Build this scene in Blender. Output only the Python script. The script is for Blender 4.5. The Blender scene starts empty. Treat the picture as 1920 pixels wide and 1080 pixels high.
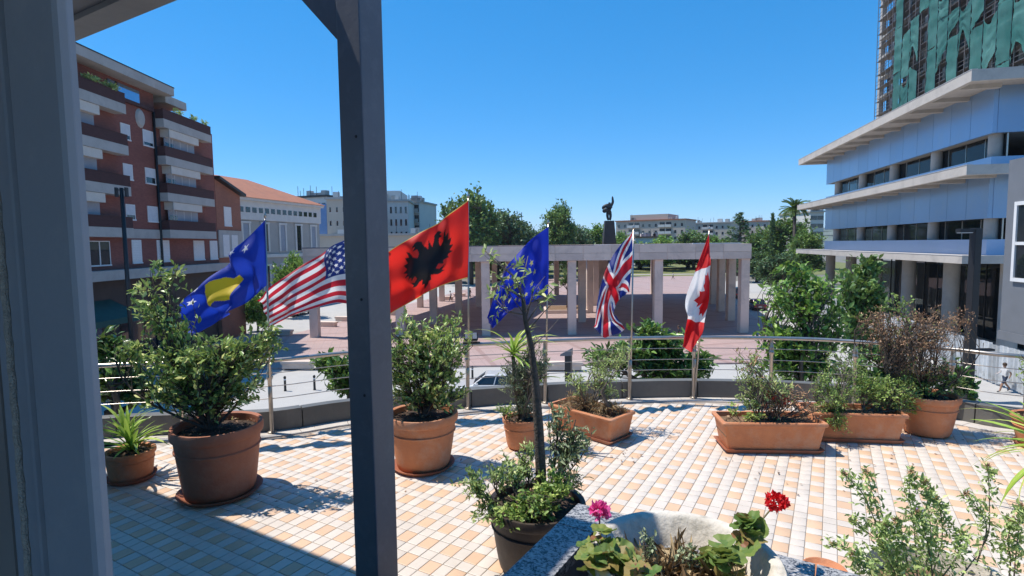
import bpy, bmesh, math, random
import numpy as np
from mathutils import Matrix, Vector, Euler
R = math.radians
SC = bpy.context.scene
COL = SC.collection
# ------------------------------------------------------------------ camera
CAM_Z = 2.4                      # eye above the terrace floor (terrace z = 0)
STREET = -6.8                    # street level below the terrace
FPX = 1040.0                     # focal length in pixels of the 1920 px wide photograph
cam_d = bpy.data.cameras.new('camera')
cam_d.sensor_width = 36.0
cam_d.lens = FPX / 1920 * 36.0
cam_d.clip_start = 0.02
cam_d.clip_end = 9000
cam = bpy.data.objects.new('camera', cam_d)
COL.objects.link(cam)
CM = Matrix.Translation((0, 0, CAM_Z)) @ Matrix.Rotation(R(90 - 4.51), 4, 'X') @ Matrix.Rotation(R(-0.66), 4, 'Z')
cam.matrix_world = CM
SC.camera = cam
# ------------------------------------------------------------------ sky and sun
SUN_EL = 64.0
SUN_V = Vector((-0.96, 0.28, 0)).normalized() * math.cos(R(SUN_EL)) + Vector((0, 0, math.sin(R(SUN_EL))))
world = bpy.data.worlds.new('World')
SC.world = world
world.use_nodes = True
wn = world.node_tree
wn.nodes.clear()
sky = wn.nodes.new('ShaderNodeTexSky')
sky.sky_type = 'NISHITA'
sky.sun_disc = False
sky.sun_elevation = R(SUN_EL)
sky.sun_rotation = math.atan2(SUN_V.x, SUN_V.y)
sky.altitude = 0
sky.air_density = 0.6
sky.dust_density = 0.0
sky.ozone_density = 8.0
hs = wn.nodes.new('ShaderNodeHueSaturation')
hs.inputs['Saturation'].default_value = 1.68
hs.inputs['Value'].default_value = 2.05
gm = wn.nodes.new('ShaderNodeGamma')
gm.inputs['Gamma'].default_value = 0.55
bg = wn.nodes.new('ShaderNodeBackground')
bg.inputs['Strength'].default_value = 0.15
wo = wn.nodes.new('ShaderNodeOutputWorld')
wn.links.new(sky.outputs[0], gm.inputs['Color'])
wn.links.new(gm.outputs[0], hs.inputs['Color'])
wn.links.new(hs.outputs[0], bg.inputs['Color'])
wn.links.new(bg.outputs[0], wo.inputs['Surface'])
sun_d = bpy.data.lights.new('sun', 'SUN')
sun_d.energy = 4.2
sun_d.angle = R(0.53)
sun_d.color = (1.0, 0.94, 0.86)
sun = bpy.data.objects.new('sun', sun_d)
COL.objects.link(sun)
sun.rotation_euler = SUN_V.to_track_quat('Z', 'Y').to_euler()
sun.location = (0, 0, 60)
SC.view_settings.view_transform = 'Standard'
SC.view_settings.look = 'None'
SC.view_settings.gamma = 1.0
SC.view_settings.exposure = 0.47
SC.view_settings.use_curve_mapping = False
SC.render.engine = 'CYCLES'
SC.cycles.max_bounces = 6
SC.cycles.transparent_max_bounces = 12
SC.cycles.use_denoising = True
SC.cycles.caustics_reflective = False
SC.cycles.caustics_refractive = False
# ------------------------------------------------------------------ surveying: a pixel of the photograph to a place on the site
CMR = CM.to_3x3()
def ray(px, py):
    return CMR @ Vector(((px - 960) / FPX, (540 - py) / FPX, -1))
def PZ(px, py, z=0.0):
    d = ray(px, py); t = (z - CAM_Z) / d.z
    return Vector((d.x * t, d.y * t, z))
def PD(px, py, y):
    d = ray(px, py); t = y / d.y
    return Vector((d.x * t, y, CAM_Z + d.z * t))
CMI = CM.inverted()
def project(p):
    q = CMI @ Vector(p)
    return (960 + FPX * q.x / -q.z, 540 - FPX * q.y / -q.z, -q.z)
BU = Vector((math.cos(R(-30)), math.sin(R(-30)), 0))     # along the hotel facade
BV = Vector((-BU.y, BU.x, 0))                            # out of the hotel facade
def UV(u, v, z=0.0):
    return BU * u + BV * v + Vector((0, 0, z))
# ------------------------------------------------------------------ materials
def new_mat(name):
    m = bpy.data.materials.new(name); m.use_nodes = True
    nt = m.node_tree; nt.nodes.clear()
    out = nt.nodes.new('ShaderNodeOutputMaterial')
    b = nt.nodes.new('ShaderNodeBsdfPrincipled')
    nt.links.new(b.outputs[0], out.inputs[0])
    return m, nt, b, out
def N(nt, t, **kw):
    n = nt.nodes.new(t)
    for k, v in kw.items():
        if k in n.inputs: n.inputs[k].default_value = v
        else: setattr(n, k, v)
    return n
def mixc(nt, f, a, b, mode='MIX'):
    n = nt.nodes.new('ShaderNodeMix'); n.data_type = 'RGBA'; n.blend_type = mode
    for i, v in ((0, f), (6, a), (7, b)):
        if hasattr(v, 'default_value') or hasattr(v, 'is_linked'): nt.links.new(v, n.inputs[i])
        elif i == 0: n.inputs[0].default_value = v
        else: n.inputs[i].default_value = (*v[:3], 1)
    return n.outputs[2]
def ramp(nt, src, stops):
    n = nt.nodes.new('ShaderNodeValToRGB')
    el = n.color_ramp.elements
    while len(el) < len(stops): el.new(0.5)
    for e, (p, c) in zip(el, stops):
        e.position = p
        e.color = (c, c, c, 1) if isinstance(c, (int, float)) else (*c[:3], 1)
    nt.links.new(src, n.inputs[0])
    return n.outputs[0]
def pm(name, c, c2=None, scale=3.0, rough=0.7, bump=0.0, bscale=None, metal=0.0, spec=0.5, rnd=0.0, stain=None, stain_amt=0.5, stain_scale=1.2, coords='Object'):
    """plain surface: two tones in noise, optional stains with their own shape, fine relief, tint by piece"""
    m, nt, b, out = new_mat(name)
    tc = N(nt, 'ShaderNodeTexCoord')
    n1 = N(nt, 'ShaderNodeTexNoise', Scale=scale, Detail=6.0, Roughness=0.62)
    nt.links.new(tc.outputs[coords], n1.inputs['Vector'])
    c2 = c2 or tuple(x * 0.78 for x in c)
    f = ramp(nt, n1.outputs[0], [(0.32, 0.0), (0.68, 1.0)])
    col = mixc(nt, f, c, c2)
    if stain:
        n2 = N(nt, 'ShaderNodeTexNoise', Scale=stain_scale, Detail=8.0, Roughness=0.7)
        nt.links.new(tc.outputs[coords], n2.inputs['Vector'])
        f2 = ramp(nt, n2.outputs[0], [(0.5, 0.0), (0.66, stain_amt)])
        col = mixc(nt, f2, col, stain)
    if rnd:
        oi = N(nt, 'ShaderNodeObjectInfo')
        mr = N(nt, 'ShaderNodeMapRange'); mr.inputs[3].default_value = 1 - rnd; mr.inputs[4].default_value = 1 + rnd * 0.6
        nt.links.new(oi.outputs['Random'], mr.inputs[0])
        cb = N(nt, 'ShaderNodeCombineColor')
        for i in range(3): nt.links.new(mr.outputs[0], cb.inputs[i])
        col = mixc(nt, 1.0, col, cb.outputs[0], 'MULTIPLY')
    nt.links.new(col, b.inputs['Base Color'])
    b.inputs['Roughness'].default_value = rough
    b.inputs['Metallic'].default_value = metal
    b.inputs['Specular IOR Level'].default_value = spec
    if bump:
        n3 = N(nt, 'ShaderNodeTexNoise', Scale=bscale or scale * 8, Detail=5.0)
        nt.links.new(tc.outputs[coords], n3.inputs['Vector'])
        bp = N(nt, 'ShaderNodeBump', Strength=bump, Distance=0.02)
        nt.links.new(n3.outputs[0], bp.inputs['Height'])
        nt.links.new(bp.outputs[0], b.inputs['Normal'])
    return m
def leaf_mat(name, stops, rough=0.42, trans=0.3, spec=0.45, gain=1.0, tmix=0.6):
    m, nt, b, out = new_mat(name)
    at = N(nt, 'ShaderNodeAttribute', attribute_name='tint')
    stops = [(p, tuple(min(0.9, x * gain) for x in c)) for p, c in stops]
    col = ramp(nt, at.outputs['Fac'], stops)
    nt.links.new(col, b.inputs['Base Color'])
    b.inputs['Roughness'].default_value = rough
    b.inputs['Specular IOR Level'].default_value = spec
    tr = N(nt, 'ShaderNodeBsdfTranslucent')
    br = mixc(nt, tmix, col, (0.30, 0.38, 0.08), 'MIX')
    nt.links.new(br, tr.inputs['Color'])
    mx = N(nt, 'ShaderNodeMixShader'); mx.inputs[0].default_value = trans
    nt.links.new(b.outputs[0], mx.inputs[1]); nt.links.new(tr.outputs[0], mx.inputs[2])
    nt.links.new(mx.outputs[0], out.inputs[0])
    return m
def glass_mat(name, col, rough=0.06, spec=0.5, metal=0.0):
    m, nt, b, out = new_mat(name)
    b.inputs['Base Color'].default_value = (*col, 1); b.inputs['Roughness'].default_value = rough
    b.inputs['Specular IOR Level'].default_value = spec; b.inputs['Metallic'].default_value = metal
    return m
def brick_mat(name, c1, c2, mortar, sx=0.25, sy=0.07):
    m, nt, b, out = new_mat(name)
    tc = N(nt, 'ShaderNodeTexCoord')
    sp = N(nt, 'ShaderNodeSeparateXYZ'); nt.links.new(tc.outputs['Object'], sp.inputs[0])
    ad = N(nt, 'ShaderNodeMath', operation='ADD'); nt.links.new(sp.outputs[0], ad.inputs[0]); nt.links.new(sp.outputs[1], ad.inputs[1])
    cb = N(nt, 'ShaderNodeCombineXYZ'); nt.links.new(ad.outputs[0], cb.inputs[0]); nt.links.new(sp.outputs[2], cb.inputs[1])
    bt = N(nt, 'ShaderNodeTexBrick', Scale=1.0); bt.inputs['Brick Width'].default_value = sx; bt.inputs['Row Height'].default_value = sy
    bt.inputs['Mortar Size'].default_value = 0.006
    bt.inputs['Color1'].default_value = (*c1, 1); bt.inputs['Color2'].default_value = (*c2, 1); bt.inputs['Mortar'].default_value = (*mortar, 1)
    nt.links.new(cb.outputs[0], bt.inputs[0])
    n1 = N(nt, 'ShaderNodeTexNoise', Scale=0.35, Detail=6.0); nt.links.new(tc.outputs['Object'], n1.inputs['Vector'])
    col = mixc(nt, ramp(nt, n1.outputs[0], [(0.4, 0.0), (0.7, 0.45)]), bt.outputs[0], tuple(x * 0.55 for x in c1))
    nt.links.new(col, b.inputs['Base Color']); b.inputs['Roughness'].default_value = 0.85
    return m
M = {}
M['terracotta'] = pm('terracotta', (0.56, 0.225, 0.10), (0.46, 0.175, 0.08), 5, 0.75, 0.25, 40, stain=(0.50, 0.36, 0.26), stain_amt=0.4, stain_scale=3.5)
M['terracotta_dark'] = pm('terracotta_dark', (0.40, 0.145, 0.075), (0.31, 0.11, 0.06), 4, 0.7, 0.2, 30, stain=(0.38, 0.24, 0.17), stain_amt=0.3, stain_scale=3)
M['brown_plastic'] = pm('brown_plastic', (0.045, 0.030, 0.024), (0.034, 0.023, 0.02), 6, 0.55, 0.1, 30, stain=(0.085, 0.065, 0.05), stain_amt=0.5, stain_scale=4)
M['soil'] = pm('soil', (0.09, 0.055, 0.035), (0.035, 0.022, 0.015), 22, 0.95, 1.0, 60)
M['dry_soil'] = pm('dry_soil', (0.26, 0.16, 0.09), (0.12, 0.07, 0.04), 20, 0.95, 1.0, 60)
M['tile_white'] = pm('tile_white', (0.70, 0.64, 0.575), (0.63, 0.57, 0.50), 9, 0.55, 0.06, 60, rnd=0.07, stain=(0.50, 0.43, 0.36), stain_amt=0.22, stain_scale=2.2, coords='Object')
M['tile_orange'] = pm('tile_orange', (0.70, 0.42, 0.22), (0.64, 0.36, 0.19), 9, 0.55, 0.06, 60, rnd=0.09, stain=(0.58, 0.40, 0.27), stain_amt=0.3, stain_scale=2.5)
M['grout'] = pm('grout', (0.42, 0.36, 0.30), (0.30, 0.255, 0.21), 3, 0.9, 0.2, 60)
M['kerb_stone'] = pm('kerb_stone', (0.62, 0.57, 0.51), (0.5, 0.45, 0.40), 4, 0.7, 0.15, 40, stain=(0.3, 0.26, 0.22), stain_amt=0.5)
M['parapet_grey'] = pm('parapet_grey', (0.155, 0.15, 0.135), (0.12, 0.117, 0.105), 3, 0.5, 0.05, 50, rnd=0.12, stain=(0.24, 0.22, 0.19), stain_amt=0.4)
M['steel'] = pm('steel', (0.52, 0.47, 0.42), (0.42, 0.37, 0.32), 6, 0.33, 0.0, metal=0.9)
M['dark_metal'] = pm('dark_metal', (0.014, 0.015, 0.018), (0.010, 0.011, 0.013), 6, 0.5)
M['post_paint'] = pm('post_paint', (0.135, 0.14, 0.16), (0.115, 0.12, 0.138), 2.5, 0.42, 0.08, 30, stain=(0.20, 0.20, 0.215), stain_amt=0.35, stain_scale=9)
M['jamb_paint'] = pm('jamb_paint', (0.34, 0.375, 0.42), (0.30, 0.335, 0.38), 2.2, 0.5, 0.06, 60, stain=(0.42, 0.44, 0.46), stain_amt=0.35, stain_scale=9)
M['cord'] = pm('cord', (0.62, 0.58, 0.50), (0.45, 0.42, 0.36), 120, 0.9, 0.8, 300)
M['black_rubber'] = pm('black_rubber', (0.015, 0.015, 0.017), None, 5, 0.7)
M['roof_concrete'] = pm('roof_concrete', (0.24, 0.25, 0.27), (0.19, 0.20, 0.22), 2, 0.85, 0.2, 25, stain=(0.18, 0.18, 0.19), stain_amt=0.5)
M['roof_dark'] = pm('roof_dark', (0.16, 0.17, 0.20), (0.13, 0.14, 0.16), 2, 0.8, 0.1, 20)
M['room'] = pm('room', (0.30, 0.28, 0.26), None, 2, 0.9)
M['granite'] = None
M['stone_white'] = pm('stone_white', (0.66, 0.61, 0.53), (0.56, 0.51, 0.43), 6, 0.85, 0.5, 28, stain=(0.22, 0.20, 0.15), stain_amt=0.7, stain_scale=5.5)
M['straw'] = leaf_mat('straw', [(0, (0.20, 0.12, 0.06)), (0.5, (0.42, 0.30, 0.15)), (1, (0.60, 0.47, 0.28))], 0.8, 0.15, tmix=0.0)
M['bark'] = pm('bark', (0.13, 0.105, 0.085), (0.065, 0.052, 0.042), 25, 0.9, 0.8, 60)
M['bark_grey'] = pm('bark_grey', (0.20, 0.165, 0.135), (0.11, 0.09, 0.075), 18, 0.9, 0.6, 50)
M['leaf_shrub'] = leaf_mat('leaf_shrub', [(0, (0.022, 0.045, 0.016)), (0.5, (0.072, 0.110, 0.034)), (0.85, (0.155, 0.195, 0.062)), (1, (0.27, 0.27, 0.10))], 0.33, 0.28, gain=3.6)
M['leaf_gloss'] = leaf_mat('leaf_gloss', [(0, (0.012, 0.035, 0.010)), (0.6, (0.035, 0.075, 0.018)), (1, (0.10, 0.16, 0.035))], 0.28, 0.2, gain=2.8)
M['leaf_bright'] = leaf_mat('leaf_bright', [(0, (0.035, 0.066, 0.020)), (0.5, (0.10, 0.155, 0.040)), (1, (0.22, 0.26, 0.075))], 0.45, 0.35, gain=2.8)
M['leaf_olive'] = leaf_mat('leaf_olive', [(0, (0.05, 0.07, 0.04)), (0.5, (0.12, 0.15, 0.085)), (1, (0.26, 0.28, 0.17))], 0.5, 0.2, gain=2.3)
M['leaf_sage'] = leaf_mat('leaf_sage', [(0, (0.06, 0.095, 0.035)), (0.5, (0.15, 0.20, 0.075)), (0.9, (0.27, 0.32, 0.13)), (1, (0.40, 0.36, 0.17))], 0.5, 0.35, gain=2.5)
M['leaf_dead'] = leaf_mat('leaf_dead', [(0, (0.07, 0.04, 0.025)), (0.5, (0.19, 0.115, 0.07)), (0.85, (0.31, 0.20, 0.12)), (1, (0.22, 0.24, 0.07))], 0.8, 0.15, gain=2.1, tmix=0.0)
M['leaf_red'] = leaf_mat('leaf_red', [(0, (0.22, 0.02, 0.015)), (1, (0.50, 0.06, 0.04))], 0.5, 0.3, tmix=0.0)
M['leaf_yucca'] = leaf_mat('leaf_yucca', [(0, (0.06, 0.13, 0.02)), (0.6, (0.20, 0.30, 0.045)), (1, (0.36, 0.40, 0.10))], 0.36, 0.35, gain=1.9)
M['leaf_geranium'] = leaf_mat('leaf_geranium', [(0, (0.06, 0.14, 0.03)), (0.5, (0.15, 0.24, 0.055)), (0.85, (0.28, 0.31, 0.07)), (1, (0.34, 0.15, 0.08))], 0.55, 0.3)
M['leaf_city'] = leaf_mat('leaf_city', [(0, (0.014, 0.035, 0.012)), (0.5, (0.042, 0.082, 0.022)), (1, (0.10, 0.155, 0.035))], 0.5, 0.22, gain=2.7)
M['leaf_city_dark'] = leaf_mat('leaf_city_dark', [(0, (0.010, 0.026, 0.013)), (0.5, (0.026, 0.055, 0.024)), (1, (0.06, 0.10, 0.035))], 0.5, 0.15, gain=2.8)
M['leaf_lime'] = leaf_mat('leaf_lime', [(0, (0.026, 0.065, 0.014)), (0.5, (0.075, 0.15, 0.024)), (1, (0.17, 0.26, 0.045))], 0.42, 0.3, gain=2.1)
M['petal_pink'] = leaf_mat('petal_pink', [(0, (0.72, 0.03, 0.24)), (1, (0.92, 0.18, 0.48))], 0.6, 0.3, tmix=0.0)
M['petal_red'] = leaf_mat('petal_red', [(0, (0.62, 0.01, 0.015)), (1, (0.88, 0.035, 0.04))], 0.6, 0.3, tmix=0.0)
M['petal_lilac'] = leaf_mat('petal_lilac', [(0, (0.42, 0.26, 0.62)), (1, (0.66, 0.50, 0.82))], 0.6, 0.3, tmix=0.0)
def granite():
    m, nt, b, out = new_mat('granite')
    tc = N(nt, 'ShaderNodeTexCoord')
    v = N(nt, 'ShaderNodeTexVoronoi', Scale=110.0); nt.links.new(tc.outputs['Object'], v.inputs['Vector'])
    sp = N(nt, 'ShaderNodeSeparateColor'); nt.links.new(v.outputs['Color'], sp.inputs[0])
    n = N(nt, 'ShaderNodeTexNoise', Scale=45.0, Detail=4.0); nt.links.new(tc.outputs['Object'], n.inputs['Vector'])
    c1 = ramp(nt, sp.outputs[0], [(0.0, (0.03, 0.032, 0.036)), (0.3, (0.09, 0.092, 0.10)), (0.5, (0.24, 0.24, 0.245)), (1.0, (0.40, 0.39, 0.38))])
    c = mixc(nt, ramp(nt, n.outputs[0], [(0.5, 0.0), (0.65, 0.5)]), c1, (0.58, 0.57, 0.55))
    nt.links.new(c, b.inputs['Base Color']); b.inputs['Roughness'].default_value = 0.38
    return m
M['granite'] = granite()
# ------------------------------------------------------------------ objects
def tag(o, label=None, cat=None, group=None, kind=None):
    if label: o['label'] = label
    if cat: o['category'] = cat
    if group: o['group'] = group
    if kind: o['kind'] = kind
    return o
def empty(name, loc=(0, 0, 0), rz=0.0, label=None, cat=None, group=None):
    o = bpy.data.objects.new(name, None); COL.objects.link(o)
    o.location = loc; o.rotation_euler = (0, 0, rz); o.empty_display_size = 0.2
    return tag(o, label, cat, group)
def link(name, me, parent=None, mat=None, loc=None, rot=None, scale=None):
    o = bpy.data.objects.new(name, me); COL.objects.link(o)
    if parent is not None: o.parent = parent
    if mat is not None and len(me.materials) == 0:
        for k in (mat if isinstance(mat, (list, tuple)) else [mat]): me.materials.append(M[k] if isinstance(k, str) else k)
    if loc is not None: o.location = loc
    if rot is not None: o.rotation_euler = rot
    if scale is not None: o.scale = (scale,) * 3 if isinstance(scale, (int, float)) else scale
    return o
def copy_tree(o, parent=None):
    c = o.copy(); COL.objects.link(c); c.parent = parent
    for ch in list(o.children): copy_tree(ch, c)
    return c
class MB:
    def __init__(s): s.v = []; s.f = []; s.m = []; s.mi = 0
    def mat(s, i): s.mi = i; return s
    def add(s, vs, fs):
        b = len(s.v); s.v += [tuple(v) for v in vs]
        for f in fs: s.f.append(tuple(b + i for i in f)); s.m.append(s.mi)
        return s
    def box(s, x0, x1, y0, y1, z0, z1):
        return s.add([(x0,y0,z0),(x1,y0,z0),(x1,y1,z0),(x0,y1,z0),(x0,y0,z1),(x1,y0,z1),(x1,y1,z1),(x0,y1,z1)],
                     [(3,2,1,0),(4,5,6,7),(0,1,5,4),(1,2,6,5),(2,3,7,6),(3,0,4,7)])
    def prism(s, poly, z0, z1):
        """polygon in xy (ccw) between two heights"""
        n = len(poly)
        vs = [(x, y, z0) for x, y in poly] + [(x, y, z1) for x, y in poly]
        return s.add(vs, [tuple(range(n - 1, -1, -1)), tuple(range(n, 2 * n))] + [(i, (i + 1) % n, n + (i + 1) % n, n + i) for i in range(n)])
    def loft(s, rings, cap=True, close=True):
        n = len(rings[0]); vs = [p for r in rings for p in r]; fs = []
        for k in range(len(rings) - 1):
            for i in range(n if close else n - 1):
                j = (i + 1) % n
                fs.append((k*n+i, k*n+j, (k+1)*n+j, (k+1)*n+i))
        if cap: fs += [tuple(range(n - 1, -1, -1)), tuple(range((len(rings)-1)*n, len(rings)*n))]
        return s.add(vs, fs)
    def tube(s, pts, r, n=6, cap=True):
        pts = [Vector(p) for p in pts]; rr = r if isinstance(r, (list, tuple)) else [r] * len(pts)
        rings = []; ref = None
        for i, p in enumerate(pts):
            t = (pts[min(i+1, len(pts)-1)] - pts[max(i-1, 0)])
            t = t.normalized() if t.length > 1e-9 else Vector((0, 0, 1))
            if ref is None: ref = t.orthogonal().normalized()
            a = (ref - t * ref.dot(t)); a = a.normalized() if a.length > 1e-6 else t.orthogonal().normalized()
            ref = a; b = t.cross(a)
            rings.append([p + a * (math.cos(2*math.pi*k/n) * rr[i]) + b * (math.sin(2*math.pi*k/n) * rr[i]) for k in range(n)])
        return s.loft(rings, cap)
    def lathe(s, prof, n=32, c=(0, 0, 0), wob=0.0, seed=0):
        rg = random.Random(seed); ph = rg.random() * 6
        rings = [[(c[0] + r*math.cos(2*math.pi*k/n)*(1+wob*math.sin(3*2*math.pi*k/n+ph)), c[1] + r*math.sin(2*math.pi*k/n)*(1+wob*math.sin(2*2*math.pi*k/n+ph)), c[2] + z) for k in range(n)] for r, z in prof]
        return s.loft(rings, False)
    def build(s, name, mats, parent=None, smooth=False, loc=None, rz=None, bevel=0.0, ang=None):
        me = bpy.data.meshes.new(name); me.from_pydata(s.v, [], s.f)
        for k in (mats if isinstance(mats, (list, tuple)) else [mats]): me.materials.append(M[k] if isinstance(k, str) else k)
        if any(s.m): me.polygons.foreach_set('material_index', s.m)
        if smooth: me.polygons.foreach_set('use_smooth', [True] * len(me.polygons))
        me.update()
        o = bpy.data.objects.new(name, me); COL.objects.link(o)
        if parent is not None: o.parent = parent
        if loc is not None: o.location = loc
        if rz is not None: o.rotation_euler = (0, 0, rz)
        if smooth and ang:
            me.set_sharp_from_angle(angle=R(ang))
        if bevel:
            bv = o.modifiers.new('bevel', 'BEVEL'); bv.width = bevel; bv.segments = 2; bv.limit_method = 'ANGLE'; bv.angle_limit = R(40)
        return o
def np_mesh(name, verts, faces, mats, tint=None, smooth=False):
    """verts (n,3), faces (m,k) arrays"""
    me = bpy.data.meshes.new(name)
    n = len(verts); m, k = faces.shape
    me.vertices.add(n); me.vertices.foreach_set('co', np.ascontiguousarray(verts, dtype=np.float32).ravel())
    me.loops.add(m * k); me.loops.foreach_set('vertex_index', np.ascontiguousarray(faces, dtype=np.int32).ravel())
    me.polygons.add(m); me.polygons.foreach_set('loop_start', np.arange(0, m * k, k, dtype=np.int32))
    if smooth: me.polygons.foreach_set('use_smooth', np.ones(m, dtype=bool))
    if tint is not None:
        a = me.attributes.new('tint', 'FLOAT', 'FACE'); a.data.foreach_set('value', np.ascontiguousarray(tint, dtype=np.float32))
    me.update(calc_edges=True)
    for x in (mats if isinstance(mats, (list, tuple)) else [mats]): me.materials.append(M[x] if isinstance(x, str) else x)
    return me
# ------------------------------------------------------------------ foliage
KITE = (np.array([(0,0,0),(-0.5,0.42,0.10),(0,1,-0.06),(0.5,0.42,0.10)]), np.array([(0,2,1),(0,3,2)]))
OVAL = (np.array([(0,0,0),(-0.36,0.25,0.07),(-0.46,0.55,0.09),(0,1,-0.08),(0.46,0.55,0.09),(0.36,0.25,0.07),(0,0.5,0.0)]),
        np.array([(0,6,1),(1,6,2),(2,6,3),(3,6,4),(4,6,5),(5,6,0)]))
LONG = (np.array([(0,0,0),(-0.5,0.35,0.08),(-0.3,0.75,-0.02),(0,1,-0.14),(0.3,0.75,-0.02),(0.5,0.35,0.08)]), np.array([(0,3,2),(0,2,1),(0,5,4),(0,4,3)]))
def leaf_arrays(pos, d, L, W, shape, rng, flat=0.5):
    n = len(pos); base, tri = shape
    d = d / (np.linalg.norm(d, axis=1, keepdims=True) + 1e-9)
    up = rng.normal(size=(n, 3)) * (1 - flat); up[:, 2] += flat * 1.5
    x = np.cross(d, up); x /= (np.linalg.norm(x, axis=1, keepdims=True) + 1e-9)
    z = np.cross(x, d)
    P = pos[:, None, :] + (base[None, :, 0:1] * (L * W)[:, None, None]) * x[:, None, :] + (base[None, :, 1:2] * L[:, None, None]) * d[:, None, :] + (base[None, :, 2:3] * L[:, None, None]) * z[:, None, :]
    F = (tri[None, :, :] + (np.arange(n) * len(base))[:, None, None]).reshape(-1, 3)
    return P.reshape(-1, 3), F, len(tri)
def blob(px, py, y, rx, rz, n, ry=None):
    """ellipsoid of foliage: centre from the photograph at distance y, radii given in its pixels"""
    c = PD(px, py, y); k = c.length and (y / FPX)
    return (c, rx * k, (ry if ry is not None else 0.5 * (rx + rz)) * k, rz * k, n)
def grow(base, blobs, rng, stem_r=0.02, limb_bend=0.12, n_limbs=2, fork=0.3):
    """limbs from the base into every blob, twigs from the limbs to tips spread through the blob"""
    limbs = []; twigs = []
    base = np.array(base, float)
    for (c, rx, ry, rz, n) in blobs:
        c = np.array(c, float); mine = []
        for k in range(n_limbs):
            end = c + rng.normal(size=3) * np.array([rx, ry, rz]) * 0.38
            t = np.linspace(0, 1, 7)[:, None]
            bow = rng.normal(size=3) * limb_bend * np.linalg.norm(end - base); bow[2] *= 0.3
            p = base + (end - base) * t + bow * (np.sin(t * math.pi)); p[:, :2] += ((end - base)[:2] * 0.0)
            s = base + rng.normal(size=3) * np.array([stem_r, stem_r, 0]) * 1.5
            p[0] = s; limbs.append(p); mine.append(p)
        dirs = rng.normal(size=(n, 3)); dirs /= np.linalg.norm(dirs, axis=1, keepdims=True)
        rad = rng.random(n) ** 0.42
        tips = c + dirs * rad[:, None] * np.array([rx, ry, rz])
        for tip in tips:
            p = mine[rng.integers(len(mine))]
            i = rng.random() * (1 - fork) + fork; q = i * 6; a = int(min(q, 5)); st = p[a] + (p[a+1] - p[a]) * (q - a)
            if st[2] > tip[2] + rz * 0.6: st = p[int(a * 0.6)]
            t = np.linspace(0, 1, 5)[:, None]
            bow = rng.normal(size=3) * 0.1 * np.linalg.norm(tip - st); bow[2] += 0.06 * np.linalg.norm(tip - st)
            twigs.append(st + (tip - st) * t + bow * np.sin(t * math.pi))
    return limbs, twigs
def tubes_np(paths, r0, r1, n=4):
    V = []; F = []; b = 0
    ang = np.arange(n) * 2 * math.pi / n
    for p in paths:
        k = len(p); t = np.gradient(p, axis=0); t /= (np.linalg.norm(t, axis=1, keepdims=True) + 1e-9)
        ref = np.array([0.31, 0.77, 0.55]); a = np.cross(t, ref); a /= (np.linalg.norm(a, axis=1, keepdims=True) + 1e-9); c = np.cross(t, a)
        r = np.linspace(r0, r1, k)[:, None, None]
        V.append((p[:, None, :] + r * (np.cos(ang)[None, :, None] * a[:, None, :] + np.sin(ang)[None, :, None] * c[:, None, :])).reshape(-1, 3))
        i = np.arange(k - 1)[:, None] * n; j = np.arange(n)[None, :]; jn = (j + 1) % n
        F.append((np.stack([i + j, i + jn, i + n + jn, i + n + j], -1)).reshape(-1, 4) + b); b += k * n
    return np.concatenate(V), np.concatenate(F)
def plant_meshes(base, blobs, seed, leaf='leaf_shrub', L=0.07, W=0.5, per=9, shape=KITE, stem='bark', stem_r=0.02, twig_r=0.004, n_limbs=2, start=0.3, droop=0.0, flat=0.5, fork=0.3, tint=(0.5, 0.22), jit=0.25, up=0.3, offset=None, bend=0.12):
    rng = np.random.default_rng(seed)
    limbs, twigs = grow(base, blobs, rng, stem_r, bend, n_limbs, fork)
    v1, f1 = tubes_np(limbs, stem_r, max(twig_r, stem_r * 0.35), 6)
    v2, f2 = tubes_np(twigs, twig_r * 1.4, twig_r * 0.5, 3) if False else tubes_np(twigs, twig_r * 1.5, twig_r * 0.5, 4)
    off = np.array(offset if offset is not None else base, float)
    sm = np_mesh('stem', np.concatenate([v1, v2]) - off, np.concatenate([f1, f2 + len(v1)]), stem, smooth=True)
    T = np.array(twigs); n = len(T)
    t = start + (1 - start) * rng.random((n, per)) ** 0.7
    q = t * 4; a = np.minimum(q.astype(int), 3); fr = (q - a)[..., None]
    idx = np.arange(n)[:, None]
    pos = T[idx, a] * (1 - fr) + T[idx, a + 1] * fr
    td = T[idx, a + 1] - T[idx, a]; td /= (np.linalg.norm(td, axis=2, keepdims=True) + 1e-9)
    d = td * 0.7 + rng.normal(size=pos.shape) * 0.75; d[..., 2] += up - droop
    pos = pos + rng.normal(size=pos.shape) * L * jit
    Ls = L * (0.6 + 0.7 * rng.random(n * per))
    tw_t = rng.normal(size=(n, 1)) * tint[1] * 0.7
    tn = np.clip(tint[0] + tw_t + rng.normal(size=(n, per)) * tint[1] * 0.8, 0, 1).ravel()
    V, F, k = leaf_arrays(pos.reshape(-1, 3), d.reshape(-1, 3), Ls, W, shape, rng, flat)
    fm = np_mesh('foliage', V - off, F, leaf, np.repeat(tn, k))
    return sm, fm
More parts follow.
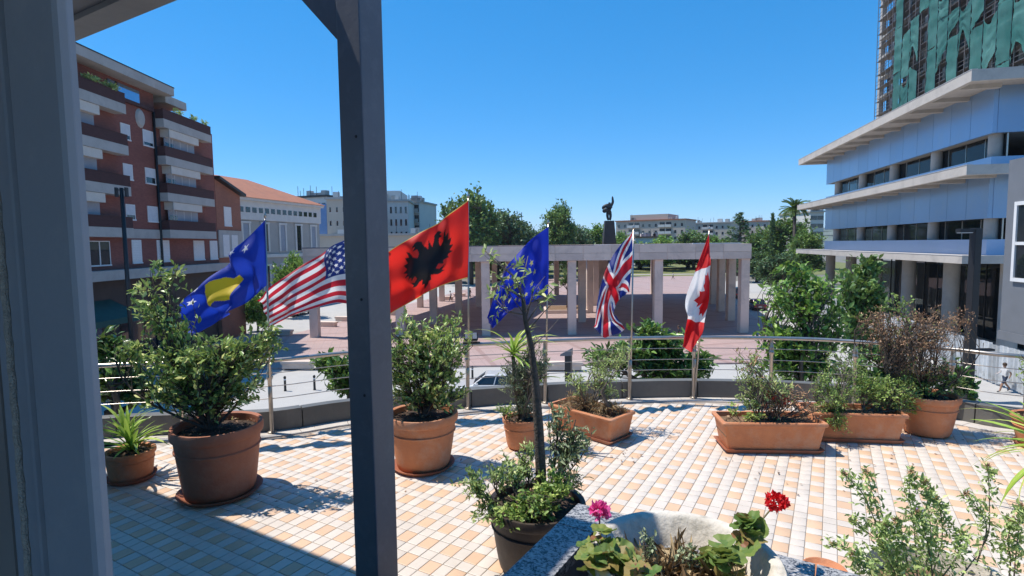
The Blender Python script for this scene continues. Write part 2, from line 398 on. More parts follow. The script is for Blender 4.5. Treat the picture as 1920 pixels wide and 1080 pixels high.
# ================================================================== large structure: ground, street, plaza
def world_pm(name, c, c2, scale, rough, stain=None, sa=0.4, ss=0.3, attr=None, bump=0.0):
    m, nt, b, out = new_mat(name)
    ge = N(nt, 'ShaderNodeNewGeometry')
    n1 = N(nt, 'ShaderNodeTexNoise', Scale=scale, Detail=8.0, Roughness=0.65); nt.links.new(ge.outputs['Position'], n1.inputs['Vector'])
    col = mixc(nt, ramp(nt, n1.outputs[0], [(0.3, 0.0), (0.7, 1.0)]), c, c2)
    if stain:
        n2 = N(nt, 'ShaderNodeTexNoise', Scale=ss, Detail=10.0, Roughness=0.72, Distortion=0.6); nt.links.new(ge.outputs['Position'], n2.inputs['Vector'])
        col = mixc(nt, ramp(nt, n2.outputs[0], [(0.48, 0.0), (0.68, sa)]), col, stain)
    if attr:
        at = N(nt, 'ShaderNodeAttribute', attribute_name=attr)
        cb = N(nt, 'ShaderNodeCombineColor')
        for i in range(3): nt.links.new(at.outputs['Fac'], cb.inputs[i])
        col = mixc(nt, 1.0, col, cb.outputs[0], 'MULTIPLY')
    nt.links.new(col, b.inputs['Base Color']); b.inputs['Roughness'].default_value = rough
    if bump:
        n3 = N(nt, 'ShaderNodeTexNoise', Scale=scale * 9, Detail=5.0); nt.links.new(ge.outputs['Position'], n3.inputs['Vector'])
        bp = N(nt, 'ShaderNodeBump', Strength=bump, Distance=0.01); nt.links.new(n3.outputs[0], bp.inputs['Height']); nt.links.new(bp.outputs[0], b.inputs['Normal'])
    return m
M['ground'] = world_pm('ground', (0.20, 0.185, 0.16), (0.15, 0.145, 0.125), 0.05, 0.95)
M['asphalt'] = world_pm('asphalt', (0.45, 0.435, 0.41), (0.40, 0.39, 0.37), 0.6, 0.9, (0.33, 0.32, 0.31), 0.5, 0.12, bump=0.2)
M['paving'] = world_pm('paving', (0.40, 0.375, 0.345), (0.34, 0.32, 0.295), 0.4, 0.9, (0.27, 0.25, 0.23), 0.5, 0.2)
M['grass'] = world_pm('grass', (0.12, 0.15, 0.04), (0.20, 0.19, 0.07), 0.4, 0.95)
M['white_line'] = world_pm('white_line', (0.75, 0.74, 0.72), (0.5, 0.5, 0.48), 1.5, 0.8)
def pink_mat():
    m, nt, b, out = new_mat('pink_paving')
    ge = N(nt, 'ShaderNodeNewGeometry')
    mp = N(nt, 'ShaderNodeMapping'); mp.inputs['Rotation'].default_value = (0, 0, R(-14)); nt.links.new(ge.outputs['Position'], mp.inputs[0])
    bt = N(nt, 'ShaderNodeTexBrick', Scale=1.0, offset=0.0); bt.inputs['Brick Width'].default_value = 0.8; bt.inputs['Row Height'].default_value = 0.8
    bt.inputs['Mortar Size'].default_value = 0.012; bt.inputs['Color1'].default_value = (0.45, 0.315, 0.29, 1); bt.inputs['Color2'].default_value = (0.39, 0.285, 0.265, 1); bt.inputs['Mortar'].default_value = (0.26, 0.19, 0.17, 1)
    nt.links.new(mp.outputs[0], bt.inputs[0])
    b2 = N(nt, 'ShaderNodeTexBrick', Scale=1.0, offset=0.0); b2.inputs['Brick Width'].default_value = 8.6; b2.inputs['Row Height'].default_value = 4.3; b2.inputs['Mortar Size'].default_value = 0.22; b2.inputs['Mortar Smooth'].default_value = 0.0
    b2.inputs['Color1'].default_value = (0, 0, 0, 1); b2.inputs['Color2'].default_value = (0.12, 0.12, 0.12, 1); b2.inputs['Mortar'].default_value = (0.75, 0.75, 0.75, 1); nt.links.new(mp.outputs[0], b2.inputs[0])
    n2 = N(nt, 'ShaderNodeTexNoise', Scale=0.15, Detail=8.0, Roughness=0.7); nt.links.new(ge.outputs['Position'], n2.inputs['Vector'])
    col = mixc(nt, b2.outputs[0], bt.outputs[0], (0.30, 0.19, 0.17))
    col = mixc(nt, ramp(nt, n2.outputs[0], [(0.42, 0.0), (0.66, 0.5)]), col, (0.33, 0.26, 0.245))
    nt.links.new(col, b.inputs['Base Color']); b.inputs['Roughness'].default_value = 0.65
    return m
M['pink_paving'] = pink_mat()
def sheet(name, pts, z, mat, kind='structure'):
    mb = MB(); mb.add([(x, y, z) for x, y in pts], [tuple(range(len(pts)))])
    return tag(mb.build(name, mat), kind=kind)
g = sheet('ground', [(-4000, -1500), (4000, -1500), (4000, 6000), (-4000, 6000)], STREET - 0.012, 'ground')
sheet('road', [(-70, -20), (60, -20), (66, 130), (-60, 130)], STREET - 0.006, 'asphalt')
SH = 0.245                                                     # the square runs away from the camera along (SH, 1)
def sq(s, y): return (s + SH * (y - 55), y)
# pink square, a step above the street
mb = MB(); sqp = [sq(-23.6, 41.2), sq(26.4, 41.2), sq(26.4, 150), sq(-23.6, 150)]
mb.prism(sqp, STREET - 0.1, STREET + 0.12)
tag(mb.build('plaza_paving', 'pink_paving'), kind='structure')
mb = MB()
mb.prism([sq(-27.5, 40.2), sq(-23.9, 40.2), sq(-23.9, 60), sq(-27.5, 60)], STREET - 0.1, STREET + 0.02)
tag(mb.build('pavement', 'paving'), kind='structure')
sheet('lawn', [sq(-60, 150.2), sq(90, 150.2), sq(95, 240), sq(-70, 240)], STREET + 0.02, 'grass')
sheet('path', [sq(-45, 158), sq(60, 158), sq(60, 162), sq(-45, 162)], STREET + 0.026, 'paving')
for k in range(7):
    x = -34 + k * 2.2
    sheet('road_line', [(x, 33), (x + 0.9, 33), (x + 1.9, 37), (x + 1.0, 37)], STREET - 0.002, 'white_line')
# hills on the skyline
M['hill'] = world_pm('hill', (0.105, 0.16, 0.19), (0.075, 0.125, 0.15), 0.006, 1.0)  # distance haze is put into this bluish base colour
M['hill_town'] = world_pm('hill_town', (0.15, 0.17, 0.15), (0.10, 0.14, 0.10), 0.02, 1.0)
def ridge(name, x0, x1, y, hs, mat, seed, depth=600):
    rg = random.Random(seed); n = 60; rows = []
    for j in range(9):
        t = j / 8; row = []
        for i in range(n + 1):
            s = i / n; h = np.interp(s, np.linspace(0, 1, len(hs)), hs)
            h *= math.sin(t * math.pi / 2) * (1 + 0.06 * math.sin(i * 1.3 + seed)) + 0.02 * rg.random()
            row.append((x0 + (x1 - x0) * s + 25 * math.sin(j * 2.1 + i), y + depth * t, STREET + h))
        rows.append(row)
    for j in range(3): rows.append([(p[0], y + depth * (1.15 + j * 0.3), STREET + (p[2] - STREET) * (0.8 - 0.38 * j)) for p in rows[8]])
    mb = MB(); mb.loft(rows, False, False)
    tag(mb.build(name, mat, smooth=True), kind='structure')
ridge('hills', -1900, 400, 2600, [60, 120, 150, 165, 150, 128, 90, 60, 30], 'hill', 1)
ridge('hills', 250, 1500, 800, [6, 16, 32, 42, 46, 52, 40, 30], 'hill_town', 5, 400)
# ================================================================== terrace
EDGE_PX = [(490, 815), (660, 790), (900, 766), (1100, 753), (1300, 748), (1500, 754), (1640, 768), (1780, 788), (1920, 812)]
edge = [Vector((-10.5, 4.2, 0)), Vector((-8.2, 5.6, 0)), Vector((-6.5, 6.35, 0)), Vector((-4.9, 6.85, 0))] + [PZ(*p) for p in EDGE_PX] + [Vector((8.6, 5.6, 0)), Vector((10.2, 3.6, 0)), Vector((10.8, 1.2, 0))]
def catmull(pts, per=10):
    out = []; n = len(pts)
    for i in range(n - 1):
        p0, p1, p2, p3 = pts[max(i-1, 0)], pts[i], pts[i+1], pts[min(i+2, n-1)]
        for k in range(per):
            t = k / per
            out.append(0.5 * ((2*p1) + (p2-p0)*t + (2*p0-5*p1+4*p2-p3)*t*t + (3*p1-p0-3*p2+p3)*t*t*t))
    out.append(pts[-1]); return out
curve = catmull(edge, 10)
arc = [0.0]
for a, b in zip(curve, curve[1:]): arc.append(arc[-1] + (b - a).length)
def on_edge(s, off=0.0, z=0.0):
    s = min(max(s, 0), arc[-1] - 1e-4); i = max(k for k in range(len(arc)) if arc[k] <= s); i = min(i, len(curve) - 2)
    t = (s - arc[i]) / (arc[i+1] - arc[i]); p = curve[i].lerp(curve[i+1], t); d = (curve[i+1] - curve[i]).normalized()
    nrm = Vector((-d.y, d.x, 0))                       # outwards (left of travel)
    return p + nrm * off + Vector((0, 0, z)), d, nrm
def s_of(px, py):
    p = PZ(px, py); return min(((p - c).length, a) for c, a in zip(curve, arc))[1]
def offset_curve(off, z):
    out = []
    for i, p in enumerate(curve):
        d = (curve[min(i+1, len(curve)-1)] - curve[max(i-1, 0)]).normalized(); out.append(p + Vector((-d.y, d.x, 0)) * off + Vector((0, 0, z)))
    return out
inner = [UV(11.5, 0.45), UV(-11, 0.45)]
poly_out = [(p.x, p.y) for p in offset_curve(0.30, 0)]
poly = poly_out[::-1] + [(p.x, p.y) for p in [UV(-11.0, 0.45), UV(9.5, 0.45)]]
mb = MB(); mb.prism(poly, STREET, -0.006)
floor = tag(mb.build('terrace_floor', 'grout'), kind='structure')
# tiles: one apricot tile in four, laid on the axes of the hotel
def tile_mat(name, c, c2, stain):
    return world_pm(name, c, c2, 7.0, 0.5, stain, 0.5, 1.3, attr='tv', bump=0.08)
M['tile_white'] = tile_mat('tile_white', (0.665, 0.59, 0.51), (0.625, 0.55, 0.47), (0.54, 0.455, 0.375))
M['tile_orange'] = tile_mat('tile_orange', (0.685, 0.465, 0.30), (0.66, 0.435, 0.275), (0.60, 0.45, 0.34))
PU, PV, AU, AV = 0.225, 0.26, 0.119, 0.150
rgT = random.Random(3)
def tile_mesh(w, l, mat, tv):
    g_, b_ = 0.0028, 0.004
    x, y = w/2 - g_, l/2 - g_
    vs = [(-x,-y,-0.007),(x,-y,-0.007),(x,y,-0.007),(-x,y,-0.007)] + [(-x,-y,-b_*0.5),(x,-y,-b_*0.5),(x,y,-b_*0.5),(-x,y,-b_*0.5)] + [(-x+b_,-y+b_,0),(x-b_,-y+b_,0),(x-b_,y-b_,0),(-x+b_,y-b_,0)]
    fs = [(8,9,10,11)]
    for k in range(4):
        n_ = (k+1) % 4; fs += [(k, n_, 4+n_, 4+k), (4+k, 4+n_, 8+n_, 8+k)]
    me = bpy.data.meshes.new('tile'); me.from_pydata(vs, [], fs); me.materials.append(M[mat])
    a = me.attributes.new('tv', 'FLOAT', 'FACE'); a.data.foreach_set('value', [tv] * len(fs))
    return me, np.array(vs), fs
TV = [0.95, 0.975, 0.99, 1.0, 1.01, 1.025]
kinds = {'o': (AU, AV, 'tile_orange'), 'a': (PU-AU, AV, 'tile_white'), 'b': (AU, PV-AV, 'tile_white'), 'c': (PU-AU, PV-AV, 'tile_white')}
tm = {k: [tile_mesh(*v, t) for t in TV] for k, v in kinds.items()}
poly_in = offset_curve(-0.17, 0); ex = np.array([p.x for p in poly_in]); ey = np.array([p.y for p in poly_in])
o0 = PZ(1321, 939); u0 = o0.dot(BU); v0 = o0.dot(BV)
cells = []
for i in range(-60, 62):
    for j in range(-32, 34):
        for k, du, dv in (('o', 0, 0), ('a', PU/2, 0), ('b', 0, PV/2), ('c', PU/2, PV/2)):
            u = u0 + i*PU + du; v = v0 + j*PV + dv
            if v < 0.56: continue
            p = UV(u, v)
            if p.x < -9.2 or p.x > 9.6 or p.y > 9: continue
            yy = np.interp(p.x, ex[:], ey[:]) if p.x < 9 else 5
            if p.y > yy - 0.07: continue
            cells.append((p, k))
def vis_area(p):
    x, y, d = project(p)
    if d < 0.5 or not (225 < x < 1900 and y < 1075): return 0
    if 650 < x < 745 or (1060 < x < 1530 and y > 960 - abs(x-1290)*0.0) or (900 < x < 1110 and y > 900) or (330 < x < 490 and y > 800): return 0
    return 1 / d ** 2.2
cells.sort(key=lambda c: -vis_area(c[0]))
rz30 = R(-30); c30, s30 = math.cos(rz30), math.sin(rz30)
for p, k in cells[:300]:
    me = tm[k][rgT.randrange(6)][0]
    link('tile', me, floor, loc=(p.x, p.y, rgT.uniform(-0.0006, 0.0006)), rot=(0, 0, rz30))
V = []; F = []; MI = []; TVs = []; b = 0
for p, k in cells[300:]:
    t = rgT.randrange(6); _, vs, fs = tm[k][t]
    q = np.stack([vs[:,0]*c30 - vs[:,1]*s30 + p.x, vs[:,0]*s30 + vs[:,1]*c30 + p.y, vs[:,2] + rgT.uniform(-0.0006, 0.0006)], 1)
    V.append(q); F.append(np.array(fs) + b); b += len(vs); MI += [1 if k == 'o' else 0] * len(fs); TVs += [TV[t]] * len(fs)
me = np_mesh('tile_field', np.concatenate(V), np.concatenate(F), ['tile_white', 'tile_orange'])
me.polygons.foreach_set('material_index', MI)
a = me.attributes.new('tv', 'FLOAT', 'FACE'); a.data.foreach_set('value', TVs)
tag(link('tile_field', me, floor), kind='stuff')
# pale kerb stones at the foot of the parapet
SL = 0.62; s = 0.3
kerb = empty('edge_kerb', (0, 0, 0)); tag(kerb, kind='structure')
def arc_block(s0, s1, o0_, o1_, z0, z1, n=4, lean=0.0):
    mb = MB(); rings = []
    for i in range(n + 1):
        s_ = s0 + (s1 - s0) * i / n
        rings.append([on_edge(s_, o0_, z0)[0], on_edge(s_, o1_, z0)[0], on_edge(s_, o1_ , z1)[0], on_edge(s_, o0_ + lean, z1)[0]])
    return mb.loft(rings)
while s < arc[-1] - 0.7:
    arc_block(s, s + SL - 0.006, -0.16, 0.055, -0.006, 0.012).build('kerb_stone', 'kerb_stone', kerb); s += SL
# low parapet of grey panels
para = empty('terrace_parapet', curve[60], 0, 'low curved parapet of grey cladding panels round the terrace edge', 'parapet')
para.location = (0, 0, 0)
s = 0.3; k = 0; pr = random.Random(8)
while s < arc[-1] - 1.3:
    w = 1.16
    arc_block(s, s + w - 0.012, 0.06, 0.22, -0.005, 0.27 + pr.uniform(-0.004, 0.004), 6, 0.012).build('panel', 'parapet_grey', para, bevel=0.006)
    s += w; k += 1
# stainless railing
rail = empty('railing', (0, 0, 0), 0, 'stainless steel railing with slim bars along the curved terrace edge', 'railing')
def rail_tube(name, off, z, r, sag=0.0, n=8):
    pts = [on_edge(0.4 + (arc[-1] - 0.8) * i / 130, off, z)[0] for i in range(131)]
    return MB().tube(pts, r, n).build(name, 'steel', rail, smooth=True)
RZ = 0.955
rail_tube('top_rail', 0.0, RZ, 0.027, n=10)
for z in (0.46, 0.62, 0.79): rail_tube('bar', 0.0, z, 0.006, n=6)
post_me = MB()
post_me.lathe([(0.055, 0.012), (0.055, 0.03), (0.03, 0.04), (0.026, 0.06), (0.026, 0.70), (0.034, 0.715), (0.043, 0.74), (0.034, 0.765), (0.028, 0.775), (0.036, 0.80), (0.030, 0.83), (0.022, 0.86), (0.022, 0.94)], 14)
pm_ = post_me.build('post', 'steel', rail, smooth=True, ang=50)
post_px = [(290, 850), (513, 812), (700, 786), (877, 770), (1028, 758), (1173, 751), (1310, 749), (1450, 752), (1603, 764), (1775, 787), (1925, 813)]
first = True
for px, py in post_px:
    p, d, n_ = on_edge(s_of(px, py), 0.0, 0.0)
    if first: o = pm_; first = False
    else: o = pm_.copy(); COL.objects.link(o)
    o.location = p
# ================================================================== the hotel: room, window, roof, post
room = MB()
room.box(-3.2, 4.0, -4.2, 0.40, 0.80, 0.90).box(-3.2, 4.0, -4.2, 0.46, 3.9, 4.05).box(-3.3, -3.2, -4.3, 0.46, 0.8, 4.05)  # unseen shell: ceiling keeps sun off jamb, back and right left open for skylight
room.box(-3.2, -1.335, 0.402, 0.46, 0.9, 3.9).box(2.6, 4.0, 0.402, 0.46, 0.9, 3.9).box(-1.335, 2.6, 0.402, 0.46, 3.45, 3.9).box(-1.335, 2.6, 0.402, 0.46, 0.9, 1.05)
tag(room.build('hotel_room', 'room', rz=R(-30)), kind='structure')
tag(MB().box(-11, 9.5, -4.4, 0.44, STREET, 0.79).build('hotel_base', 'room', rz=R(-30)), kind='structure')
wf = empty('window_frame', UV(-1.08, 0.43, 1.05), R(-30), 'grey painted window jamb at the left edge, close to the viewer', 'window frame')
MB().box(-0.118, 0.073, -0.028, 0.0, 0.0, 2.4).build('jamb', 'jamb_paint', wf, bevel=0.013)
MB().box(-0.128, -0.119, -0.012, 0.02, 0.0, 2.4).build('seal', 'black_rubber', wf)
MB().box(-0.25, -0.130, -0.028, 0.03, 0.0, 2.4).build('casing', 'jamb_paint', wf, bevel=0.008)
cord = MB(); cord.tube([(0.0008*math.sin(i*2.1), 0.0008*math.cos(i*2.1), 2.3 - i*0.02) for i in range(112)], 0.0052, 8)
tag(cord.build('blind_cord', 'cord', loc=UV(-1.2, 0.378, 1.08), rz=0), 'pale woven blind cord hanging beside the grey window jamb', 'cord')
ra = empty('roof_canopy', UV(-6, 0, 4.10), R(-30), 'grey concrete roof overhang at the top left above the terrace', 'roof')
RE = 6 - 2.85
MB().box(-6, RE - 0.02, -4.6, 1.80, 0.20, 0.5).build('slab', 'roof_dark', ra)
MB().box(-6, RE, 2.09, 2.29, 0.0, 0.55).build('edge_beam', 'roof_concrete', ra)
MB().box(-6, RE - 0.03, 1.78, 2.089, 0.04, 0.5).build('inner_beam', 'roof_dark', ra)
for k in range(28): MB().box(-6, RE - 0.05, -4.4 + k*0.22, -4.4 + k*0.22 + 0.21, 0.17, 0.198).build('soffit_board', 'roof_concrete', ra)
pp = PD(690, 540, 3.2)
pz = PZ(690, 540, 0) if False else Vector((pp.x, pp.y, 0))
po = empty('roof_post', pz, R(-30), 'dark blue grey steel roof post in front of the flags', 'post')
MB().box(-0.089, 0.089, -0.089, 0.089, 0.0, 4.095).build('shaft', 'post_paint', po, bevel=0.008)
MB().box(-0.16, 0.16, -0.16, 0.16, 0.0, 0.014).build('base_plate', 'post_paint', po)
kb = MB(); kb.add([(-0.09, -0.065, 3.53), (-0.09, 0.065, 3.53), (-0.66, 0.065, 4.097), (-0.66, -0.065, 4.097), (-0.09, -0.065, 4.097), (-0.09, 0.065, 4.097)], [(0, 3, 2, 1), (0, 4, 3), (1, 2, 5), (2, 3, 4, 5), (0, 1, 5, 4)])
kb.build('bracket', 'post_paint', po)
for z in (3.0, 2.1, 1.55): MB().lathe([(0.0, 0.004), (0.008, 0.003), (0.009, 0.0)], 8).build('rivet', 'dark_metal', po).matrix_local = Matrix.Translation((0.035, -0.0895, z)) @ Matrix.Rotation(R(90), 4, 'X')
# granite topped wall round the entrance planting
gw_c = PZ(1084, 943, 0.85); gl = (PZ(945, 1090, 0.85) - gw_c); gr = (PZ(1615, 1068, 0.85) - gw_c)
gwr = R(-31.5)
gw = empty('granite_wall', (gw_c.x, gw_c.y, 0), gwr, 'low wall with speckled granite coping around the stone bowl', 'wall')
MB().box(0.03, 2.2, -0.235, -0.03, 0, 0.79).box(0.03, 0.18, -1.4, -0.236, 0, 0.768).build('body', 'roof_concrete', gw)
MB().box(0.0, 1.25, -0.27, 0.0, 0.79, 0.85).build('coping', 'granite', gw, bevel=0.004)
MB().box(1.256, 2.3, -0.27, 0.0, 0.79, 0.85).build('coping', 'granite', gw, bevel=0.004)
MB().box(0.0, 0.21, -0.86, -0.276, 0.79, 0.85).build('coping', 'granite', gw, bevel=0.004)
MB().box(-0.01, 0.20, -1.6, -0.866, 0.77, 0.83).build('coping', 'granite', gw, bevel=0.004)
tag(MB().box(0.236, 2.2, -2.4, -0.236, 0.0, 0.32).build('planting_bed', 'soil', loc=(gw_c.x, gw_c.y, 0), rz=gwr), kind='structure')
# ================================================================== flower pots
def soil_disc(r, z, parent, mat='soil', seed=0, sx=1.0, sy=1.0):
    rg = random.Random(seed); mb = MB(); n = 28; rings = []
    for j in range(1, 7):
        rr = r * j / 6
        rings.append([(rr*sx*math.cos(2*math.pi*k/n), rr*sy*math.sin(2*math.pi*k/n), z + (0.025 * (1 - (j/6)**2)) + (rg.uniform(-0.012, 0.012) if j < 6 else 0)) for k in range(n)])
    mb.loft(rings, False); mb.add([(0, 0, z + 0.03)] + rings[0], [(0, k + 1, (k + 1) % n + 1) for k in range(n)])
    return mb.build('soil', mat, parent, smooth=True)
def litter(parent, r, z, n, seed, sx=1.0, sy=1.0, mat='leaf_dead', L=0.035):
    rng = np.random.default_rng(seed)
    a = rng.random(n) * 6.283; rr = np.sqrt(rng.random(n)) * r
    pos = np.stack([rr*np.cos(a)*sx, rr*np.sin(a)*sy, np.full(n, z) + rng.random(n)*0.03], 1)
    d = rng.normal(size=(n, 3)); d[:, 2] *= 0.35
    Vv, Ff, k = leaf_arrays(pos, d, L*(0.6+rng.random(n)), 0.4, KITE, rng, 0.5)
    return tag(link('leaf_litter', np_mesh('leaf_litter', Vv, Ff, mat, np.repeat(rng.random(n), k)), parent), kind='stuff')
def round_pot(name, loc, r1, r0, h, label, cat='potted plant', mat='terracotta', saucer=True, group=None, soilm='soil', seed=0):
    o = empty(name, loc, 0, label, cat, group)
    t = 0.022
    prof = [(0.0, 0.02), (r0*0.96, 0.02), (r0, 0.035)]
    for k in range(1, 9):
        q = k / 8; prof.append((r0 + (r1*0.93 - r0) * (q ** 0.8), 0.035 + (h*0.84 - 0.035) * q))
    prof += [(r1*0.93, h*0.845), (r1*0.985, h*0.86), (r1, h*0.885), (r1, h*0.965), (r1*0.985, h), (r1 - t*1.3, h), (r1 - t*1.9, h*0.985), (r1 - t*2, h*0.80)]
    po_ = MB().lathe(prof, 44, wob=0.004, seed=seed).build('pot', mat, o, smooth=True, ang=38)
    MB().lathe([(r1*0.905, h*0.66), (r1*0.935, h*0.675), (r1*0.935, h*0.69), (r1*0.905, h*0.70)], 44).build('band', mat, po_, smooth=True)
    if saucer: MB().lathe([(0, 0.002), (r0*1.08, 0.002), (r0*1.22, 0.045), (r0*1.17, 0.045), (r0*1.06, 0.02), (0, 0.02)], 40).build('saucer', 'terracotta_dark', o, smooth=True, ang=40)
    soil_disc(r1 - t*1.9, h*0.88, o, soilm, seed)
    litter(o, r1*0.85, h*0.90, 90, seed + 5)
    return o
def rect_pot(name, loc, rz, w, d, h, label, group=None, seed=0):
    o = empty(name, loc, rz, label, 'potted plant', group)
    def rr(x, y, z, c=0.03, n=3):
        pts = []
        for sx, sy, a0 in ((1, 1, 0), (-1, 1, 90), (-1, -1, 180), (1, -1, 270)):
            for k in range(n + 1):
                a = R(a0 + 90 * k / n); pts.append((sx*(x - c) + c*math.cos(a), sy*(y - c) + c*math.sin(a), z))
        return pts
    w2, d2 = w/2, d/2
    mb = MB(); mb.loft([rr(w2*0.86, d2*0.82, 0.03), rr(w2*0.95, d2*0.94, h*0.86), rr(w2*0.955, d2*0.945, h*0.87), rr(w2*0.99, d2*0.99, h*0.885), rr(w2, d2, h*0.92), rr(w2, d2, h*0.97), rr(w2*0.985, d2*0.97, h), rr(w2 - 0.04, d2 - 0.04, h), rr(w2 - 0.05, d2 - 0.05, h*0.8)], False)
    mb.build('pot', 'terracotta', o, smooth=True, ang=35)
    s_ = MB(); s_.loft([rr(w2*0.88, d2*0.86, 0.002), rr(w2*0.96, d2*0.96, 0.05), rr(w2*0.94, d2*0.93, 0.05), rr(w2*0.875, d2*0.85, 0.018)]); s_.build('saucer', 'terracotta_dark', o, smooth=True, ang=40)
    soil_disc(1.0, h*0.86, o, 'dry_soil', seed, w2 - 0.07, d2 - 0.07)
    MB().box(-(w2-0.05), w2-0.05, -(d2-0.05), d2-0.05, h*0.5, h*0.85).build('soil', 'dry_soil', o)
    litter(o, 0.86, h*0.86, 160, seed + 5, w2, d2)
    return o
def add_plant(o, base, blobs, seed, **kw):
    bpy.context.view_layer.update()
    inv = (Matrix.Translation(o.location) @ Matrix.Rotation(o.rotation_euler.z, 4, 'Z')).inverted()
    sm, fm = plant_meshes(base, blobs, seed, offset=(0, 0, 0), **kw)
    sm.transform(inv); fm.transform(inv)
    st = link('stem', sm, o); fo = link('foliage', fm, o)
    return st, fo
BL = blob
# --- a: small yucca pot beside the big pot
def blade_mesh(L, w, droop, seed, mat='leaf_yucca', tv=0.5):
    rg = random.Random(seed); n = 7; vs = []; fs = []
    for i in range(n + 1):
        t = i / n; ww = w * (0.55 + 0.9*t) * (1 - t**2.2) if t < 1 else 0
        x = L * t * math.cos(droop * t); z = L * t * math.sin(-droop * t * 0.9) if droop >= 0 else L * t * math.sin(-droop * t)
        vs += [(x, -ww, z + ww*0.35), (x, 0, z), (x, ww, z + ww*0.35)]
    for i in range(n):
        for c in (0, 1): fs.append((i*3+c, i*3+c+1, i*3+c+4, i*3+c+3))
    me = bpy.data.meshes.new('blade'); me.from_pydata(vs, [], fs); me.materials.append(M[mat])
    a = me.attributes.new('tint', 'FLOAT', 'FACE'); a.data.foreach_set('value', [min(1, max(0, tv + rg.uniform(-0.1, 0.1)))] * len(fs))
    return me
def rosette(parent, c, n, L, w, seed, el=(5, 80), mat='leaf_yucca', az=(0, 360), droop=0.5):
    rg = random.Random(seed)
    ms = [blade_mesh(L*(0.8 + 0.1*k), w, droop*(0.4 + 0.25*k), seed*10 + k, mat, 0.25 + 0.15*k) for k in range(5)]
    for k in range(n):
        e = el[0] + (el[1] - el[0]) * rg.random() ** 0.9; a = az[0] + (az[1] - az[0]) * rg.random()
        link('blade', ms[rg.randrange(5)], parent, loc=(c[0] + rg.uniform(-.015, .015), c[1] + rg.uniform(-.015, .015), c[2] + 0.05*e/80), rot=(R(rg.uniform(-25, 25)), R(-e), R(a)), scale=rg.uniform(0.75, 1.1))
ya = round_pot('potted_yucca', PZ(247, 897), 0.235, 0.19, 0.31, 'small terracotta pot of yellow green yucca beside the left jamb', seed=1)
rosette(ya, (0, 0, 0.29), 34, 0.46, 0.026, 4, (15, 85))
rosette(ya, (-0.08, 0.06, 0.40), 16, 0.40, 0.024, 5, (30, 85))
# --- b: big pot with a leafy shrub
pb = PZ(414, 922); yb = pb.y
b_ = round_pot('potted_shrub', pb, 0.412, 0.315, 0.69, 'largest dark terracotta tub with a spreading green shrub, left of the post', mat='terracotta_dark', saucer=True, seed=2)
add_plant(b_, pb + Vector((-0.05, 0, 0.62)), [BL(325, 690, yb, 76, 58, 64), BL(405, 664, yb, 92, 42, 84), BL(478, 655, yb, 56, 50, 60), BL(284, 575, yb+0.2, 40, 50, 30), BL(245, 660, yb+0.1, 36, 36, 20), BL(305, 506, yb+0.2, 56, 18, 13), BL(370, 735, yb, 76, 44, 56), BL(295, 740, yb+0.1, 54, 42, 34), BL(445, 730, yb, 62, 44, 46), BL(512, 632, yb, 22, 30, 12), BL(330, 610, yb+0.1, 40, 26, 20)], 11, leaf='leaf_shrub', L=0.066, W=0.48, per=12, shape=OVAL, stem_r=0.014, twig_r=0.0036, n_limbs=1, start=0.35, tint=(0.5, 0.32), fork=0.12)
# --- c: pot right of the post
pc = PZ(794, 873); yc = pc.y
c_ = round_pot('potted_shrub', pc, 0.385, 0.28, 0.60, 'terracotta pot with a dense glossy shrub just right of the post', seed=3)
add_plant(c_, pc + Vector((0, 0, 0.52)), [BL(770, 640, yc, 62, 60, 84), BL(842, 632, yc, 44, 52, 66), BL(805, 700, yc, 80, 50, 84), BL(745, 695, yc, 44, 54, 40), BL(695, 655, yc, 46, 54, 36), BL(842, 742, yc+0.05, 50, 24, 30), BL(770, 745, yc, 50, 26, 24)], 12, leaf='leaf_shrub', L=0.058, W=0.48, per=12, shape=OVAL, stem_r=0.016, twig_r=0.0036, n_limbs=1, start=0.35, tint=(0.6, 0.3), fork=0.12)
# --- d: pot behind the slim tree, yucca and olive
pd_ = PZ(978, 838); yd = pd_.y
d_ = round_pot('potted_yucca', pd_, 0.225, 0.17, 0.36, 'terracotta pot with yucca and olive foliage behind the slim tree trunk', seed=4, saucer=False)
add_plant(d_, pd_ + Vector((0, 0, 0.31)), [BL(968, 705, yd, 40, 54, 130), BL(1010, 690, yd, 24, 48, 60), BL(985, 755, yd, 32, 32, 60), BL(1000, 640, yd, 20, 24, 20)], 13, leaf='leaf_olive', L=0.042, W=0.3, per=13, stem='bark_grey', stem_r=0.014, twig_r=0.003, tint=(0.4, 0.2))
add_plant(d_, pd_ + Vector((-0.1, -0.05, 0.31)), [BL(945, 768, yd-0.15, 26, 14, 22)], 14, leaf='leaf_bright', L=0.035, W=0.5, per=9, stem_r=0.006, twig_r=0.002)
top = PD(962, 668, yd) - pd_
MB().tube([(0, 0, 0.3), (-0.06, 0.01, 0.7), tuple(top)], [0.03, 0.026, 0.022], 8).build('trunk', 'bark_grey', d_, smooth=True)
rosette(d_, tuple(top), 34, 0.46, 0.024, 7, (-5, 88)); rosette(d_, (top.x + 0.3, top.y, top.z - 0.28), 14, 0.32, 0.018, 8, (0, 80))
